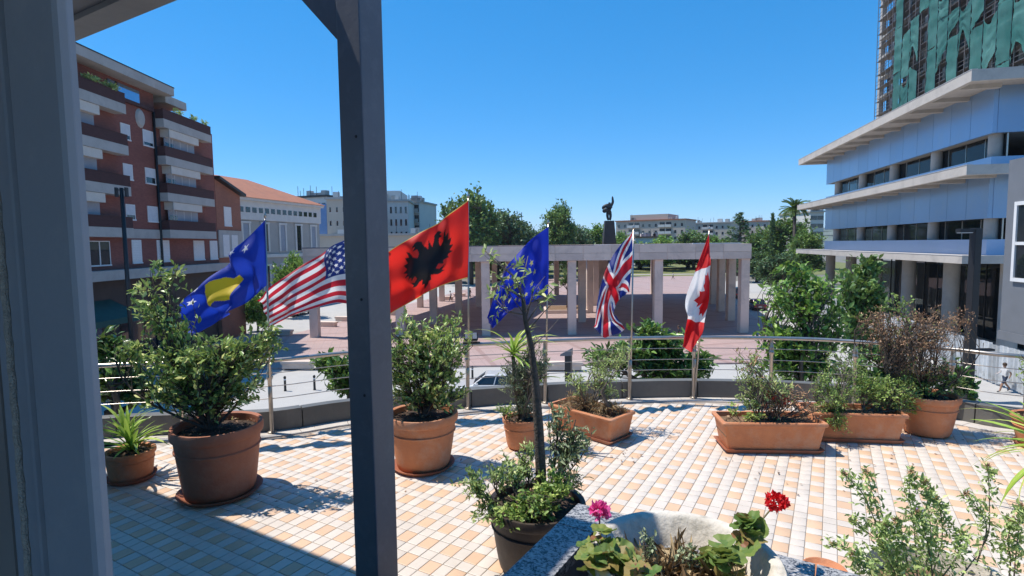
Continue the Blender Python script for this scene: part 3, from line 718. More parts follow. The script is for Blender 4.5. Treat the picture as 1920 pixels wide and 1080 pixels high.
# --- e: brown tub with the slim tree in the foreground
pe = PZ(1000, 1080); pe = Vector((0.165, 3.98, 0)); ye = pe.y
e_ = round_pot('potted_tree', pe, 0.365, 0.28, 0.50, 'dark brown plastic tub holding a slim bare trunk tree beside the granite wall', 'potted tree', 'brown_plastic', False, seed=5)
tr = [pe + Vector((0.03, 0.0, 0.42)), PD(1014, 880, ye), PD(1010, 800, ye), PD(1004, 720, ye), PD(996, 650, ye), PD(985, 600, ye), PD(980, 560, ye)]
rel = lambda pts: [p - pe for p in pts]
MB().tube(rel(tr), [0.048, 0.040, 0.036, 0.029, 0.022, 0.017, 0.012], 10).build('trunk', 'bark', e_, smooth=True)
st = MB()
for pts, r in (([(980, 560), (965, 520), (925, 487), (905, 465)], 0.009), ([(983, 580), (975, 540), (985, 505), (990, 480)], 0.008), ([(988, 605), (1010, 570), (1035, 545), (1047, 532)], 0.007), ([(990, 620), (1020, 585), (1045, 560)], 0.006), ([(996, 650), (1020, 630), (1048, 598)], 0.006), ([(984, 590), (950, 585), (930, 560)], 0.006), ([(986, 600), (1000, 545), (1022, 518)], 0.006), ([(981, 560), (955, 545), (920, 530)], 0.005)):
    q = [PD(a, b, ye + 0.05*i) - pe for i, (a, b) in enumerate(pts)]
    st.tube(q, [r, *[r*0.6]*(len(q)-2), r*0.35], 6)
st.build('branch', 'bark_grey', e_, smooth=True)
add_plant(e_, PD(985, 590, ye), [BL(960, 520, ye, 45, 45, 10), BL(1020, 555, ye, 30, 30, 9), BL(935, 560, ye, 30, 40, 7), BL(915, 478, ye, 18, 12, 5)], 15, leaf='leaf_sage', L=0.055, W=0.42, per=4, stem='bark_grey', stem_r=0.004, twig_r=0.0022, n_limbs=1, tint=(0.55, 0.2), shape=LONG)
add_plant(e_, pe + Vector((0.1, 0.0, 0.43)), [BL(1060, 845, ye+0.1, 46, 42, 44), BL(1088, 815, ye+0.1, 26, 34, 22), BL(1045, 785, ye+0.2, 30, 30, 18), BL(1070, 895, ye, 40, 26, 22)], 16, leaf='leaf_olive', L=0.05, W=0.34, per=9, stem_r=0.011, twig_r=0.003, n_limbs=1, tint=(0.42, 0.2), shape=LONG)
add_plant(e_, pe + Vector((-0.15, -0.05, 0.43)), [BL(885, 905, ye-0.05, 40, 30, 36), BL(940, 880, ye, 36, 38, 40), BL(985, 865, ye+0.05, 26, 42, 30), BL(905, 960, ye-0.15, 30, 26, 18)], 17, leaf='leaf_sage', L=0.04, W=0.42, per=11, stem_r=0.008, twig_r=0.0025, n_limbs=2, tint=(0.55, 0.22), shape=KITE)
add_plant(e_, pe + Vector((0.02, -0.12, 0.43)), [BL(1000, 945, ye-0.2, 50, 34, 56), BL(1040, 915, ye-0.1, 42, 38, 50), BL(955, 972, ye-0.25, 36, 20, 30)], 18, leaf='leaf_bright', L=0.036, W=0.55, per=11, stem_r=0.006, twig_r=0.002, n_limbs=2, tint=(0.55, 0.22), shape=OVAL)
# --- f, g, h: rectangular boxes
def rect_at(px, py, w, d, h, deg, dx=0, dy=0):
    return PZ(px, py)
pf_c = PZ(1142, 835); rzf = R(-46)
ctr = pf_c + Vector((math.cos(rzf), math.sin(rzf), 0)) * -0.44 + Vector((-math.sin(rzf), math.cos(rzf), 0)) * 0.21
f_ = rect_pot('planter_box', ctr, rzf, 1.02, 0.52, 0.33, 'terracotta planter box of dry grass and a bent stem, turned at an angle', seed=6)
yf = ctr.y
add_plant(f_, ctr + Vector((0.0, 0, 0.3)), [BL(1130, 690, yf, 38, 40, 46), BL(1170, 660, yf+0.1, 30, 34, 26), BL(1085, 715, yf, 34, 24, 26), BL(1150, 730, yf, 34, 16, 14)], 20, leaf='leaf_sage', L=0.06, W=0.22, per=8, stem='bark_grey', stem_r=0.012, twig_r=0.0028, shape=LONG, droop=0.5, tint=(0.6, 0.2))
add_plant(f_, ctr + Vector((0.0, 0, 0.27)), [BL(1090, 752, yf, 46, 14, 60), BL(1140, 765, yf-0.2, 40, 10, 60)], 21, leaf='straw', L=0.07, W=0.12, per=7, stem='bark_grey', stem_r=0.004, twig_r=0.002, n_limbs=3, shape=LONG, tint=(0.55, 0.3))
MB().tube([PD(1146, 778, yf-0.25) - ctr, PD(1137, 755, yf-0.25) - ctr, PD(1128, 735, yf-0.2) - ctr, PD(1140, 715, yf-0.2) - ctr], [0.03, 0.026, 0.018, 0.01], 8).build('stump', 'bark', f_, smooth=True).matrix_local = Matrix.Rotation(-rzf, 4, 'Z')
gc = PZ(1455, 852) + Vector((0, 0.22, 0)); rzg = R(-4)
g_ = rect_pot('planter_box', gc, rzg, 1.16, 0.48, 0.36, 'front terracotta planter box with withered stems and red leaves', seed=7)
yg = gc.y
add_plant(g_, gc + Vector((0.05, 0, 0.3)), [BL(1455, 762, yg, 40, 34, 46), BL(1490, 745, yg, 34, 36, 34), BL(1395, 670, yg, 26, 40, 14), BL(1520, 772, yg, 24, 20, 16)], 22, leaf='leaf_dead', L=0.05, W=0.3, per=6, stem='bark', stem_r=0.009, twig_r=0.003, n_limbs=3, shape=LONG, tint=(0.6, 0.25))
add_plant(g_, gc + Vector((-0.1, 0, 0.3)), [BL(1430, 725, yg, 42, 44, 56), BL(1395, 690, yg, 28, 46, 22), BL(1470, 725, yg, 30, 34, 26), BL(1400, 755, yg, 26, 24, 20)], 122, leaf='leaf_sage', L=0.05, W=0.34, per=8, stem='bark_grey', stem_r=0.008, twig_r=0.0028, n_limbs=2, shape=LONG, tint=(0.5, 0.3))
add_plant(g_, gc + Vector((0.02, 0, 0.3)), [BL(1450, 738, yg-0.05, 8, 12, 6), BL(1468, 746, yg-0.05, 7, 12, 6)], 23, leaf='leaf_red', L=0.06, W=0.34, per=6, stem_r=0.004, twig_r=0.002, n_limbs=1, shape=LONG)
add_plant(g_, gc + Vector((-0.3, -0.08, 0.29)), [BL(1415, 778, yg-0.1, 26, 13, 22), BL(1375, 765, yg-0.1, 13, 13, 10)], 24, leaf='leaf_bright', L=0.032, W=0.6, per=9, stem_r=0.004, twig_r=0.002, shape=OVAL, tint=(0.7, 0.2))
hc = PZ(1612, 832) + Vector((0, 0.22, 0)); rzh = R(-8)
h_ = rect_pot('planter_box', hc, rzh, 1.12, 0.46, 0.36, 'terracotta planter box of bright green bushes behind the front box', seed=8)
yh = hc.y
add_plant(h_, hc + Vector((0.18, 0, 0.3)), [BL(1650, 735, yh, 54, 38, 130), BL(1692, 735, yh, 36, 38, 90), BL(1625, 715, yh, 32, 26, 50), BL(1700, 765, yh, 24, 24, 36)], 25, leaf='leaf_bright', L=0.036, W=0.5, per=11, stem='bark_grey', stem_r=0.01, twig_r=0.0026, n_limbs=2, shape=OVAL, tint=(0.55, 0.22))
add_plant(h_, hc + Vector((-0.25, -0.05, 0.3)), [BL(1550, 755, yh-0.1, 40, 38, 110), BL(1585, 735, yh, 36, 36, 80), BL(1545, 715, yh, 24, 28, 36), BL(1575, 795, yh-0.25, 30, 20, 46), BL(1590, 675, yh+0.1, 50, 34, 40)], 26, leaf='leaf_bright', L=0.034, W=0.42, per=11, stem='bark_grey', stem_r=0.009, twig_r=0.0024, n_limbs=2, shape=KITE, tint=(0.45, 0.26))
# --- i: tall pot with the browned bush
pi_ = PZ(1736, 812); yi = pi_.y
i_ = round_pot('potted_shrub', pi_, 0.335, 0.245, 0.50, 'tall terracotta pot with a half dead brown bush near the lamp post', saucer=False, seed=9)
add_plant(i_, pi_ + Vector((0, 0, 0.42)), [BL(1705, 625, yi, 82, 62, 240), BL(1655, 600, yi, 44, 36, 70), BL(1755, 610, yi, 52, 40, 110), BL(1795, 592, yi, 24, 22, 20), BL(1720, 680, yi, 62, 38, 90)], 27, leaf='leaf_dead', L=0.036, W=0.32, per=11, stem='bark', stem_r=0.009, twig_r=0.0026, n_limbs=2, shape=KITE, tint=(0.5, 0.24), start=0.2, fork=0.25, bend=0.2)
add_plant(i_, pi_ + Vector((0, 0, 0.42)), [BL(1745, 715, yi, 52, 30, 90), BL(1790, 715, yi, 26, 28, 36), BL(1695, 722, yi, 30, 26, 34), BL(1680, 565, yi, 34, 16, 18)], 28, leaf='leaf_bright', L=0.04, W=0.5, per=10, stem_r=0.008, twig_r=0.0028, n_limbs=2, shape=OVAL, tint=(0.4, 0.24))
# --- a pot just past the right edge
j_ = round_pot('potted_shrub', PZ(1950, 838), 0.28, 0.2, 0.36, 'terracotta pot cut off by the right edge of the view', seed=10)
add_plant(j_, j_.location + Vector((0, 0, 0.3)), [BL(1960, 700, j_.location.y, 50, 40, 40), BL(1925, 668, j_.location.y, 22, 12, 9)], 29, leaf='leaf_bright', L=0.045, W=0.5, per=9, stem_r=0.01, twig_r=0.003)

# dry leaves blown over the tiles
rngd = np.random.default_rng(77); nd = 150
spots = np.array([tuple(PZ(*p)) for p in ((560, 815), (900, 790), (870, 880), (1230, 850), (1460, 880), (1600, 850), (1850, 830), (520, 940), (1000, 880), (1100, 860), (1750, 850), (1300, 770))])
pc_ = spots[rngd.integers(len(spots), size=nd)] + rngd.normal(size=(nd, 3))*np.array([0.35, 0.22, 0])
pc_[:, 2] = 0.006 + rngd.random(nd)*0.008
dl = rngd.normal(size=(nd, 3)); dl[:, 2] *= 0.12
Vv, Ff, k = leaf_arrays(pc_, dl, 0.02 + 0.03*rngd.random(nd), 0.45, KITE, rngd, 0.9)
tag(link('fallen_leaves', np_mesh('fallen_leaves', Vv, Ff, 'leaf_dead', np.repeat(rngd.random(nd)*0.7, k))), 'dry brown leaf litter scattered over the terrace tiles', 'leaves', kind='stuff')
# ================================================================== pergola on the square
M['pergola'] = world_pm('pergola', (0.75, 0.60, 0.50), (0.69, 0.55, 0.455), 0.5, 0.8, (0.36, 0.30, 0.27), 0.5, 0.5)
M['pergola_b'] = world_pm('pergola_b', (0.66, 0.53, 0.45), (0.57, 0.46, 0.39), 0.7, 0.8, (0.40, 0.33, 0.29), 0.6, 0.35)
M['pergola_flash'] = pm('pergola_flash', (0.62, 0.62, 0.62), (0.45, 0.45, 0.45), 0.6, 0.5)
ZP0, ZP1 = 0.72, 2.2
pg = empty('pergola', (*sq(1.6, 76.5), STREET), 0, 'long pinkish concrete pergola with square columns across the square', 'pergola')
po_l = Vector(pg.location)
GX = [-19.9 + 8.6 * i for i in range(6)]; GY = [55.3 + 8.6 * j for j in range(6)]
cw = 0.42
def loc_poly(pts): return [(x - po_l.x, y - po_l.y) for x, y in pts]
def quad(s0, s1, y0, y1): return loc_poly([sq(s0, y0), sq(s1, y0), sq(s1, y1), sq(s0, y1)])
col_me = None
for i, gx in enumerate(GX):
    for j, gy in enumerate(GY):
        if 0 < j < 5 and i in (2, 4): continue                       # open aisles
        mbc = MB(); 
        x, y = sq(gx, gy)
        if col_me is None:
            mbc.prism([(-cw, -cw), (cw, -cw), (cw, cw), (-cw, cw)], 0.1, ZP0 - STREET)
            c0 = mbc.build('column', 'pergola', pg, bevel=0.03); col_me = c0.data; c = c0
        else:
            c = link('column', col_me, pg); bv = c.modifiers.new('bevel', 'BEVEL'); bv.width = 0.03
        c.location = (x - po_l.x, y - po_l.y, 0)
zb, zt = ZP0 - STREET + 0.004, ZP1 - STREET
L0, L1, Y0, Y1 = GX[0] - 0.62, GX[-1] + 0.62, GY[0] - 0.6, GY[-1] + 0.6
MB().prism(quad(L0 + 0.02, L1 - 0.02, Y0 + 0.05, Y0 + 0.9), zb + 0.004, zt - 0.01).build('front_beam', 'pergola', pg)
npn = 16; wpn = (L1 - L0) / npn
for k in range(npn):
    for (za_, zb_) in ((zb, zb + 0.69), (zb + 0.73, zt)):
        MB().prism(quad(L0 + k*wpn + 0.025, L0 + (k + 1)*wpn - 0.025, Y0 - 0.004*(k % 3), Y0 + 0.047), za_, zb_).build('stone_panel', 'pergola_b' if (k*7 + int(za_*10)) % 3 == 0 else 'pergola', pg)
MB().prism(quad(L0, L0 + 0.9, Y0 + 0.902, Y1 - 0.902), zb, zt).build('side_beam', 'pergola', pg)
MB().prism(quad(L1 - 0.9, L1, Y0 + 0.902, Y1 - 0.902), zb, zt).build('side_beam', 'pergola', pg)
MB().prism(quad(L0, L1, Y1 - 0.9, Y1), zb, zt).build('back_beam', 'pergola', pg)
hx0, hx1, hy0, hy1 = GX[2] - 2.0, GX[3] - 1.6, GY[1] + 4.5, GY[3] + 0.5
for a, b2, c, d in ((L0+0.9, hx0, Y0+0.9, Y1-0.9), (hx1, L1-0.9, Y0+0.9, Y1-0.9), (hx0, hx1, Y0+0.9, hy0), (hx0, hx1, hy1, Y1-0.9)):
    MB().prism(quad(a + 0.003, b2 - 0.003, c + 0.003, d - 0.003), zb + 0.7, zb + 1.0).build('roof_slab', 'pergola', pg)
rgp = random.Random(4)
for k in range(7):
    s0 = GX[2] + 2.0 + k * 3.4
    MB().prism(quad(s0, s0 + 3.2, Y0 + 1.1, Y0 + 9), zt - 0.06, zt + 0.02 + rgp.uniform(0, 0.06)).build('roof_sheet', 'pergola_flash', pg)
for k in range(9):
    s0 = L0 + k * 4.8
    MB().prism(quad(s0, s0 + 4.7, Y0 - 0.02, Y0 + 0.5), zt + 0.003, zt + 0.05 + rgp.uniform(0, 0.07)).build('flashing', 'pergola_flash' if k > 5 else 'roof_dark', pg)
# planter bed with a tree under the opening
bed = MB(); x, y = sq(GX[2] + 5.0, GY[2] + 2.0)
tp = Vector((x, y, STREET + 0.12))
mbb = MB(); mbb.prism([(-2.8, -2.8), (2.8, -2.8), (2.8, 2.8), (-2.8, 2.8)], 0, 0.45)
pb_ = empty('tree_planter', tp, 0, 'low square stone planter under the pergola opening', 'planter')
mbb.build('rim', 'pergola', pb_); MB().box(-2.5, 2.5, -2.5, 2.5, 0.452, 0.47).build('soil', 'dry_soil', pb_)
# ================================================================== benches on the edge of the square
for k, (px, py, w) in enumerate([(527, 628, 2.6), (612, 612, 2.6), (648, 602, 2.6), (700, 590, 2.4), (566, 690, 3.0), (838, 562, 2.2), (862, 556, 2.2), (1038, 692, 4.2)]):
    p = PZ(px, py, STREET + 0.12)
    w_ = ['long low pink stone bench near the parked cars on the left', 'low pink stone bench beside the leftmost pergola column', 'low pink stone bench behind the leftmost pergola column', 'low pink stone bench hidden behind the roof post', 'pale stone block by the kerb left of the post', 'small stone bench right of the red flag under the pergola', 'small stone bench nearest the far walkers under the pergola', 'long brown stone bench behind the black kiosk post'][k]
    be = empty('stone_bench', p, R(-12) if k < 4 else R(-2), w_, 'bench', 'stone benches on the square')
    MB().box(-w/2, w/2, -0.32, 0.32, 0.35, 0.55).build('seat', 'pergola', be, bevel=0.02); MB().box(-w/2 + 0.1, w/2 - 0.1, -0.26, 0.26, 0, 0.349).build('base', 'pergola', be)
# ================================================================== trees
def tree_mesh(seed, H, crown, leaf, L, n_scale=1.0, trunk_r=0.22, bark='bark', shape=KITE, per=10, W=0.7, tint=(0.45, 0.2), twig=0.02, trunk_h=0.3):
    """crown: list of (x, y, z, rx, ry, rz, n) in metres, origin at the foot"""
    rng = np.random.default_rng(seed)
    blobs = [((x, y, z), rx, ry, rz, max(4, int(n * n_scale))) for x, y, z, rx, ry, rz, n in crown]
    base = (0, 0, H * trunk_h)
    sm, fm = plant_meshes(base, blobs, seed, leaf=leaf, L=L, W=W, per=per, shape=shape, stem=bark, stem_r=trunk_r*0.5, twig_r=twig, n_limbs=1, start=0.45, tint=tint, offset=(0, 0, 0), jit=0.5, up=0.1, fork=0.45, bend=0.06)
    tm_ = MB().tube([(0, 0, 0), (0.03*H*0.3, 0, H*trunk_h*0.5), (0, 0, H*trunk_h*1.05)], [trunk_r*1.25, trunk_r, trunk_r*0.7], 9)
    me = bpy.data.meshes.new('trunk'); me.from_pydata(tm_.v, [], tm_.f); me.materials.append(M[bark]); me.polygons.foreach_set('use_smooth', [True]*len(me.polygons))
    return me, sm, fm
def lump_crown(seed, H, r, z0, n=9, squash=0.8, per_n=34):
    rg = random.Random(seed); out = []
    for k in range(n):
        a = 2 * math.pi * k / n * 1.618 * 2; t = (k + 0.5) / n
        rr = r * math.sin(math.pi * (0.18 + 0.72 * t)) * 0.62
        z = z0 + (H - z0) * (0.12 + 0.80 * t)
        b = r * rg.uniform(0.36, 0.56)
        out.append((rr*math.cos(a), rr*math.sin(a), z - b*0.3, b, b, b*squash, per_n))
    return out
def put_tree(name, meshes, loc, label, cat='tree', group=None, rz=0.0, sc=1.0):
    o = empty(name, loc, rz, label, cat, group); o.scale = (sc,)*3 if isinstance(sc, (int, float)) else sc
    link('trunk', meshes[0], o); link('branches', meshes[1], o); link('crown', meshes[2], o)
    return o
T_A = tree_mesh(101, 14, lump_crown(1, 14, 5.2, 3.2, 13, 0.85, 44), 'leaf_city', 0.55, per=15, trunk_r=0.34, twig=0.04, trunk_h=0.28)
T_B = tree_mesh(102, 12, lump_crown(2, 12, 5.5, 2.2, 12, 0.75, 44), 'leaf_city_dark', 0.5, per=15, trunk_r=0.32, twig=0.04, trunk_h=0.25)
T_C = tree_mesh(103, 16, lump_crown(3, 16, 4.6, 3.5, 14, 1.0, 40), 'leaf_city', 0.5, per=15, trunk_r=0.32, twig=0.04, trunk_h=0.3, tint=(0.6, 0.2))
T_D = tree_mesh(104, 8, lump_crown(4, 8, 3.6, 1.4, 10, 0.8, 40), 'leaf_lime', 0.42, per=14, trunk_r=0.2, twig=0.03, trunk_h=0.25)
GRP = 'park trees behind the square'
def tree_px(meshes, Hm, px, top, y, label, wpx=None, group=GRP, rz=0, name='park_tree', r=5.0):
    t = PD(px, top, y); H = t.z - STREET; s = H / Hm
    sw = s if wpx is None else (wpx * y / FPX) / (2 * r)
    return put_tree(name, meshes, (t.x, t.y, STREET), label, 'tree', group, rz, (sw, sw, s))
tree_px(T_A, 14, 880, 352, 128, 'tallest leafy tree rising behind the red flag', 120, rz=0.4)
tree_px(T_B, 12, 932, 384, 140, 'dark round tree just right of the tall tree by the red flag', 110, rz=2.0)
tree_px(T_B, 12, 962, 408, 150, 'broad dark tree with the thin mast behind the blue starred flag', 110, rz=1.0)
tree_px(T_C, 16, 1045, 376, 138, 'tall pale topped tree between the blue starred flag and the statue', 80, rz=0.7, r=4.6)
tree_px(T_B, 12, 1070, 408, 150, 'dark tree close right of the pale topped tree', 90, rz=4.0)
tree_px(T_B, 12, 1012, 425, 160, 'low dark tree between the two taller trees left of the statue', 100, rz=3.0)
tree_px(T_D, 8, 1112, 418, 170, 'small round tree directly left of the statue pedestal', 80, r=3.6)
tree_px(T_D, 8, 1165, 432, 175, 'low tree directly right of the statue pedestal', 60, rz=2, r=3.6)
tree_px(T_D, 8, 1235, 440, 180, 'low bright tree in front of the flats, left of the maple leaf flag', 90, rz=1, r=3.6)
tree_px(T_A, 14, 1302, 430, 185, 'round tree in front of the flats behind the maple leaf flag', 80, rz=3)
tree_px(T_D, 8, 1345, 440, 180, 'low tree in front of the flats left of the cedar', 70, rz=2.4, r=3.6)
tree_px(T_A, 14, 1430, 425, 135, 'grey green tree behind the dark column cypress', 80, rz=2.2)
tree_px(T_A, 14, 1478, 402, 120, 'broad green tree under the tall palm', 95, rz=5.2)
tree_px(T_C, 16, 1512, 425, 105, 'green tree touching the far end of the blue clad building', 80, rz=1.3, r=4.6)
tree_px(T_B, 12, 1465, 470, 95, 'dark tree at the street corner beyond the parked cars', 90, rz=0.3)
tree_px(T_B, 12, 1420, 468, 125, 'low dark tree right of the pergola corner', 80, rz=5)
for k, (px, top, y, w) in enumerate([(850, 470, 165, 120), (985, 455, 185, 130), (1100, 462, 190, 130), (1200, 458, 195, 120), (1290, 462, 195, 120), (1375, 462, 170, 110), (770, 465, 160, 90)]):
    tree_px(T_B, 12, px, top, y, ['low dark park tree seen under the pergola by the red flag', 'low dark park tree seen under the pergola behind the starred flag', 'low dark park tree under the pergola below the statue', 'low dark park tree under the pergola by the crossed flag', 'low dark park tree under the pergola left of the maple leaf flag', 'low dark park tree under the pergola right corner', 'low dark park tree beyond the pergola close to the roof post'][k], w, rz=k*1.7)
tree_px(T_D, 8, 545, 470, 72, 'small grey green street tree behind the striped flag', 75, 'street trees', 2, 'street_tree', 3.6)
tree_px(T_D, 8, 480, 545, 60, 'small dark street tree among the parked cars', 70, 'street trees', 1, 'street_tree', 3.6)
tree_px(T_D, 8, 770, 425, 190, 'small tree in front of the white balcony block', 50, rz=3, r=3.6)
# tree under the pergola opening
put_tree('square_tree', tree_mesh(120, 5.6, [(0, 0, 4.2, 1.3, 1.3, 1.4, 50), (0.6, 0.2, 3.2, 0.8, 0.8, 0.7, 20), (-0.6, -0.2, 3.4, 0.8, 0.8, 0.8, 20)], 'leaf_city', 0.22, per=8, trunk_r=0.14, twig=0.02, trunk_h=0.42), tp + Vector((0.4, 0, 0.47)), 'slender tree growing in the square planter under the pergola', 'tree')
# cypress, cedar, palm
def cone_tree(name, px, top, y, rmax, label, leaf, seed, tiers=False, L=0.4, dens=1.0):
    t = PD(px, top, y); H = t.z - STREET; rng = np.random.default_rng(seed)
    o = empty(name, (t.x, t.y, STREET), 0, label, 'tree')
    MB().tube([(0, 0, 0), (0.1, 0, H*0.5), (0, 0, H*0.97)], [rmax*0.10 + 0.1, rmax*0.06 + 0.06, 0.03], 8).build('trunk', 'bark', o, smooth=True)
    pos = []; d = []; tw = []
    if tiers:
        nb = int(70 * dens)
        for k in range(nb):
            z = H * (0.16 + 0.82 * k / nb); r = rmax * (1 - (z / H)) ** 0.75 * rng.uniform(0.6, 1.12) + 0.3; a = rng.random() * 6.283
            e = np.array([math.cos(a)*r, math.sin(a)*r, z + r*0.10]); s_ = np.array([0, 0, z - r*0.05])
            t_ = np.linspace(0, 1, 5)[:, None]; p = s_ + (e - s_) * t_; p[:, 2] -= 0.12 * r * np.sin(t_[:, 0]*math.pi*0.6); tw.append(p)
            m = int(34 * r / rmax) + 10
            q = rng.random(m) ** 0.6; pp_ = s_ + (e - s_) * q[:, None] + rng.normal(size=(m, 3)) * np.array([0.5, 0.5, 0.12]) * (0.25 + 0.5*r/rmax); pos.append(pp_)
            dd = rng.normal(size=(m, 3)); dd[:, 2] *= 0.3; dd += (e - s_) / r * 0.6; d.append(dd)
        v, f = tubes_np(tw, 0.06, 0.015); link('branches', np_mesh('branches', v, f, 'bark', smooth=True), o)
    else:
        m = int(1600 * dens); z = H * (0.06 + 0.94 * rng.random(m)); r = rmax * np.minimum(1, (1 - z / H) * 3.0) ** 0.7 * rng.random(m) ** 0.35; a = rng.random(m) * 6.283
        pos.append(np.stack([r*np.cos(a), r*np.sin(a), z], 1)); dd = rng.normal(size=(m, 3)) * 0.4; dd[:, 2] += 1; d.append(dd)
    pos = np.concatenate(pos); d = np.concatenate(d); n = len(pos)
    Vv, Ff, k = leaf_arrays(pos, d, L*(0.6 + 0.8*rng.random(n)), 0.45, KITE, rng, 0.5)
    link('crown', np_mesh('crown', Vv, Ff, leaf, np.repeat(np.clip(rng.normal(size=n)*0.22 + 0.45, 0, 1), k)), o)
    return o
cone_tree('cypress_tree', 1449, 403, 118, 0.62, 'narrow dark cypress left of the palm', 'leaf_city_dark', 31, L=0.55)
cone_tree('cedar_tree', 1388, 397, 150, 7.2, 'dark tiered cedar behind the right end of the pergola', 'leaf_city_dark', 32, True, L=0.75, dens=1.4)
def palm(px, top, y, label, seed):
    t = PD(px, top, y); H = t.z - STREET; rg = random.Random(seed)
    o = empty('palm_tree', (t.x, t.y, STREET), 0, label, 'palm')
    MB().tube([(0, 0, 0), (0.15, 0, H*0.4), (0.05, 0, H*0.93)], [0.42, 0.33, 0.30], 10).build('trunk', 'bark', o, smooth=True)
    ms = []
    for k in range(4):
        rng = np.random.default_rng(seed + k); n = 46; q = np.linspace(0.12, 1, n); Lf = 2.6
        sp = np.stack([Lf*q, 0*q, 0.9*np.sin(q*1.6)*0.6 - (0.5 + 0.45*k)*q**2.3], 1)
        pos = np.repeat(sp, 2, 0); d = np.tile(np.array([[0.7, 0.8, 0.1], [0.7, -0.8, 0.1]]), (n, 1)) + rng.normal(size=(2*n, 3))*0.1
        Vv, Ff, kk = leaf_arrays(pos, d, np.full(2*n, 0.62), 0.13, KITE, rng, 0.9)
        ms.append(np_mesh('frond', Vv, Ff, 'leaf_city', np.repeat(np.clip(rng.normal(size=2*n)*0.1 + 0.6, 0, 1), kk)))
    for k in range(34):
        link('frond', ms[rg.randrange(4)], o, loc=(0.05, 0, H*0.93 + rg.uniform(-0.2, 0.1)), rot=(0, R(rg.uniform(-60, 25)), rg.random()*6.283))
palm(1490, 380, 112, 'tall fan headed palm above the trees at the blue building', 41)
palm(1590, 470, 96, 'palm trunk beside the far ground floor columns', 45) if False else None
# trees growing up beside the terrace
def near_tree(px_list, y, seed, label, leaf, L, W=0.55, base_px=None, shape=OVAL, per=9, name='street_tree', tint=(0.5, 0.24), tr=0.11):
    blobs = [blob(a, b2, y + dy, rx, rz, n) for a, b2, dy, rx, rz, n in px_list]
    cx = sum(bb[0].x for bb in blobs) / len(blobs); cz = min(bb[0].z - bb[3] for bb in blobs); ztop = max(bb[0].z for bb in blobs)
    foot = Vector((cx if base_px is None else PD(base_px, 500, y).x, y, STREET)); o = empty(name, foot, 0, label, 'tree')
    fk = Vector((foot.x, y, cz - 0.1))
    sm, fm = plant_meshes(tuple(fk), blobs, seed, leaf=leaf, L=L, W=W, per=per, shape=shape, stem='bark', stem_r=tr*0.55, twig_r=0.008, n_limbs=1, start=0.3, tint=tint, offset=tuple(foot))
    MB().tube([(0, 0, 0), (0.08, 0.05, (cz - STREET)*0.5), tuple(fk - foot)], [tr*1.2, tr, tr*0.75], 9).build('trunk', 'bark', o, smooth=True)
    link('branches', sm, o); link('crown', fm, o)
    return o
near_tree([(1490, 560, 0, 62, 55, 74), (1540, 540, 0.4, 40, 40, 36), (1465, 630, 0, 50, 50, 60), (1520, 640, 0, 60, 45, 66), (1500, 515, 0.3, 40, 38, 40), (1562, 600, 0.3, 36, 50, 40), (1450, 690, 0, 40, 34, 40), (1530, 700, 0, 60, 36, 50)], 15.5, 51, 'full leafy tree rising just outside the railing before the blue building', 'leaf_lime', 0.19, W=0.5, per=9, tint=(0.42, 0.3))
near_tree([(1605, 535, 0, 40, 44, 70), (1640, 560, 0, 34, 40, 60), (1590, 590, 0, 36, 36, 50), (1630, 500, 0, 24, 20, 30), (1615, 640, 0, 50, 40, 50)], 26, 52, 'dark leafy tree beside the ground floor columns of the blue building', 'leaf_city', 0.3, per=10)
near_tree([(1180, 665, 0, 62, 34, 80), (1255, 650, 0, 62, 36, 90), (1210, 617, 0, 32, 18, 30), (1310, 680, 0, 36, 30, 40), (1130, 672, 0, 38, 24, 40), (1280, 695, 0, 60, 24, 50), (1230, 690, 0, 60, 26, 50)], 10.6, 53, 'loquat bush crown just beyond the middle of the railing', 'leaf_gloss', 0.15, W=0.38, per=10, shape=LONG, tint=(0.62, 0.3))
near_tree([(640, 700, 0, 42, 40, 70), (610, 680, 0, 26, 20, 24), (665, 730, 0, 40, 24, 40), (690, 690, 0, 34, 34, 40)], 9.6, 54, 'dark leafy crown beyond the railing left of the post', 'leaf_gloss', 0.12, W=0.45, per=10, shape=OVAL, tint=(0.6, 0.28))
near_tree([(225, 700, 0, 34, 44, 60), (205, 650, 0, 30, 30, 30), (260, 735, 0, 34, 26, 40), (170, 720, 0, 40, 44, 40)], 8.6, 55, 'dark glossy crown beyond the railing at the far left', 'leaf_gloss', 0.13, W=0.5, per=10, shape=OVAL, tint=(0.4, 0.25))
near_tree([(1810, 725, 0, 18, 36, 24), (1790, 690, 0, 18, 20, 14), (1690, 700, 0, 60, 30, 60), (1600, 700, 0, 50, 34, 50), (1640, 665, 0, 40, 24, 30)], 8.9, 56, 'dark glossy bush outside the railing behind the tall pot', 'leaf_gloss', 0.12, W=0.5, per=10, shape=OVAL, tint=(0.4, 0.25))
# ================================================================== the red brick apartment block (left)
M['brick_red'] = brick_mat('brick_red', (0.26, 0.085, 0.065), (0.20, 0.062, 0.05), (0.17, 0.10, 0.085))
M['brick_orange'] = brick_mat('brick_orange', (0.34, 0.13, 0.08), (0.27, 0.10, 0.065), (0.2, 0.13, 0.10))
M['brick_dark'] = brick_mat('brick_dark', (0.085, 0.032, 0.030), (0.065, 0.025, 0.024), (0.05, 0.03, 0.03))
M['conc_band'] = world_pm('conc_band', (0.44, 0.425, 0.40), (0.38, 0.37, 0.35), 0.8, 0.85, (0.26, 0.25, 0.235), 0.5, 0.6)
M['cream'] = pm('cream', (0.62, 0.58, 0.52), (0.56, 0.52, 0.46), 2, 0.8)
M['white_paint'] = pm('white_paint', (0.72, 0.72, 0.71), (0.66, 0.66, 0.66), 3, 0.6)
M['shutter'] = pm('shutter', (0.62, 0.64, 0.66), (0.54, 0.56, 0.60), 2, 0.6)
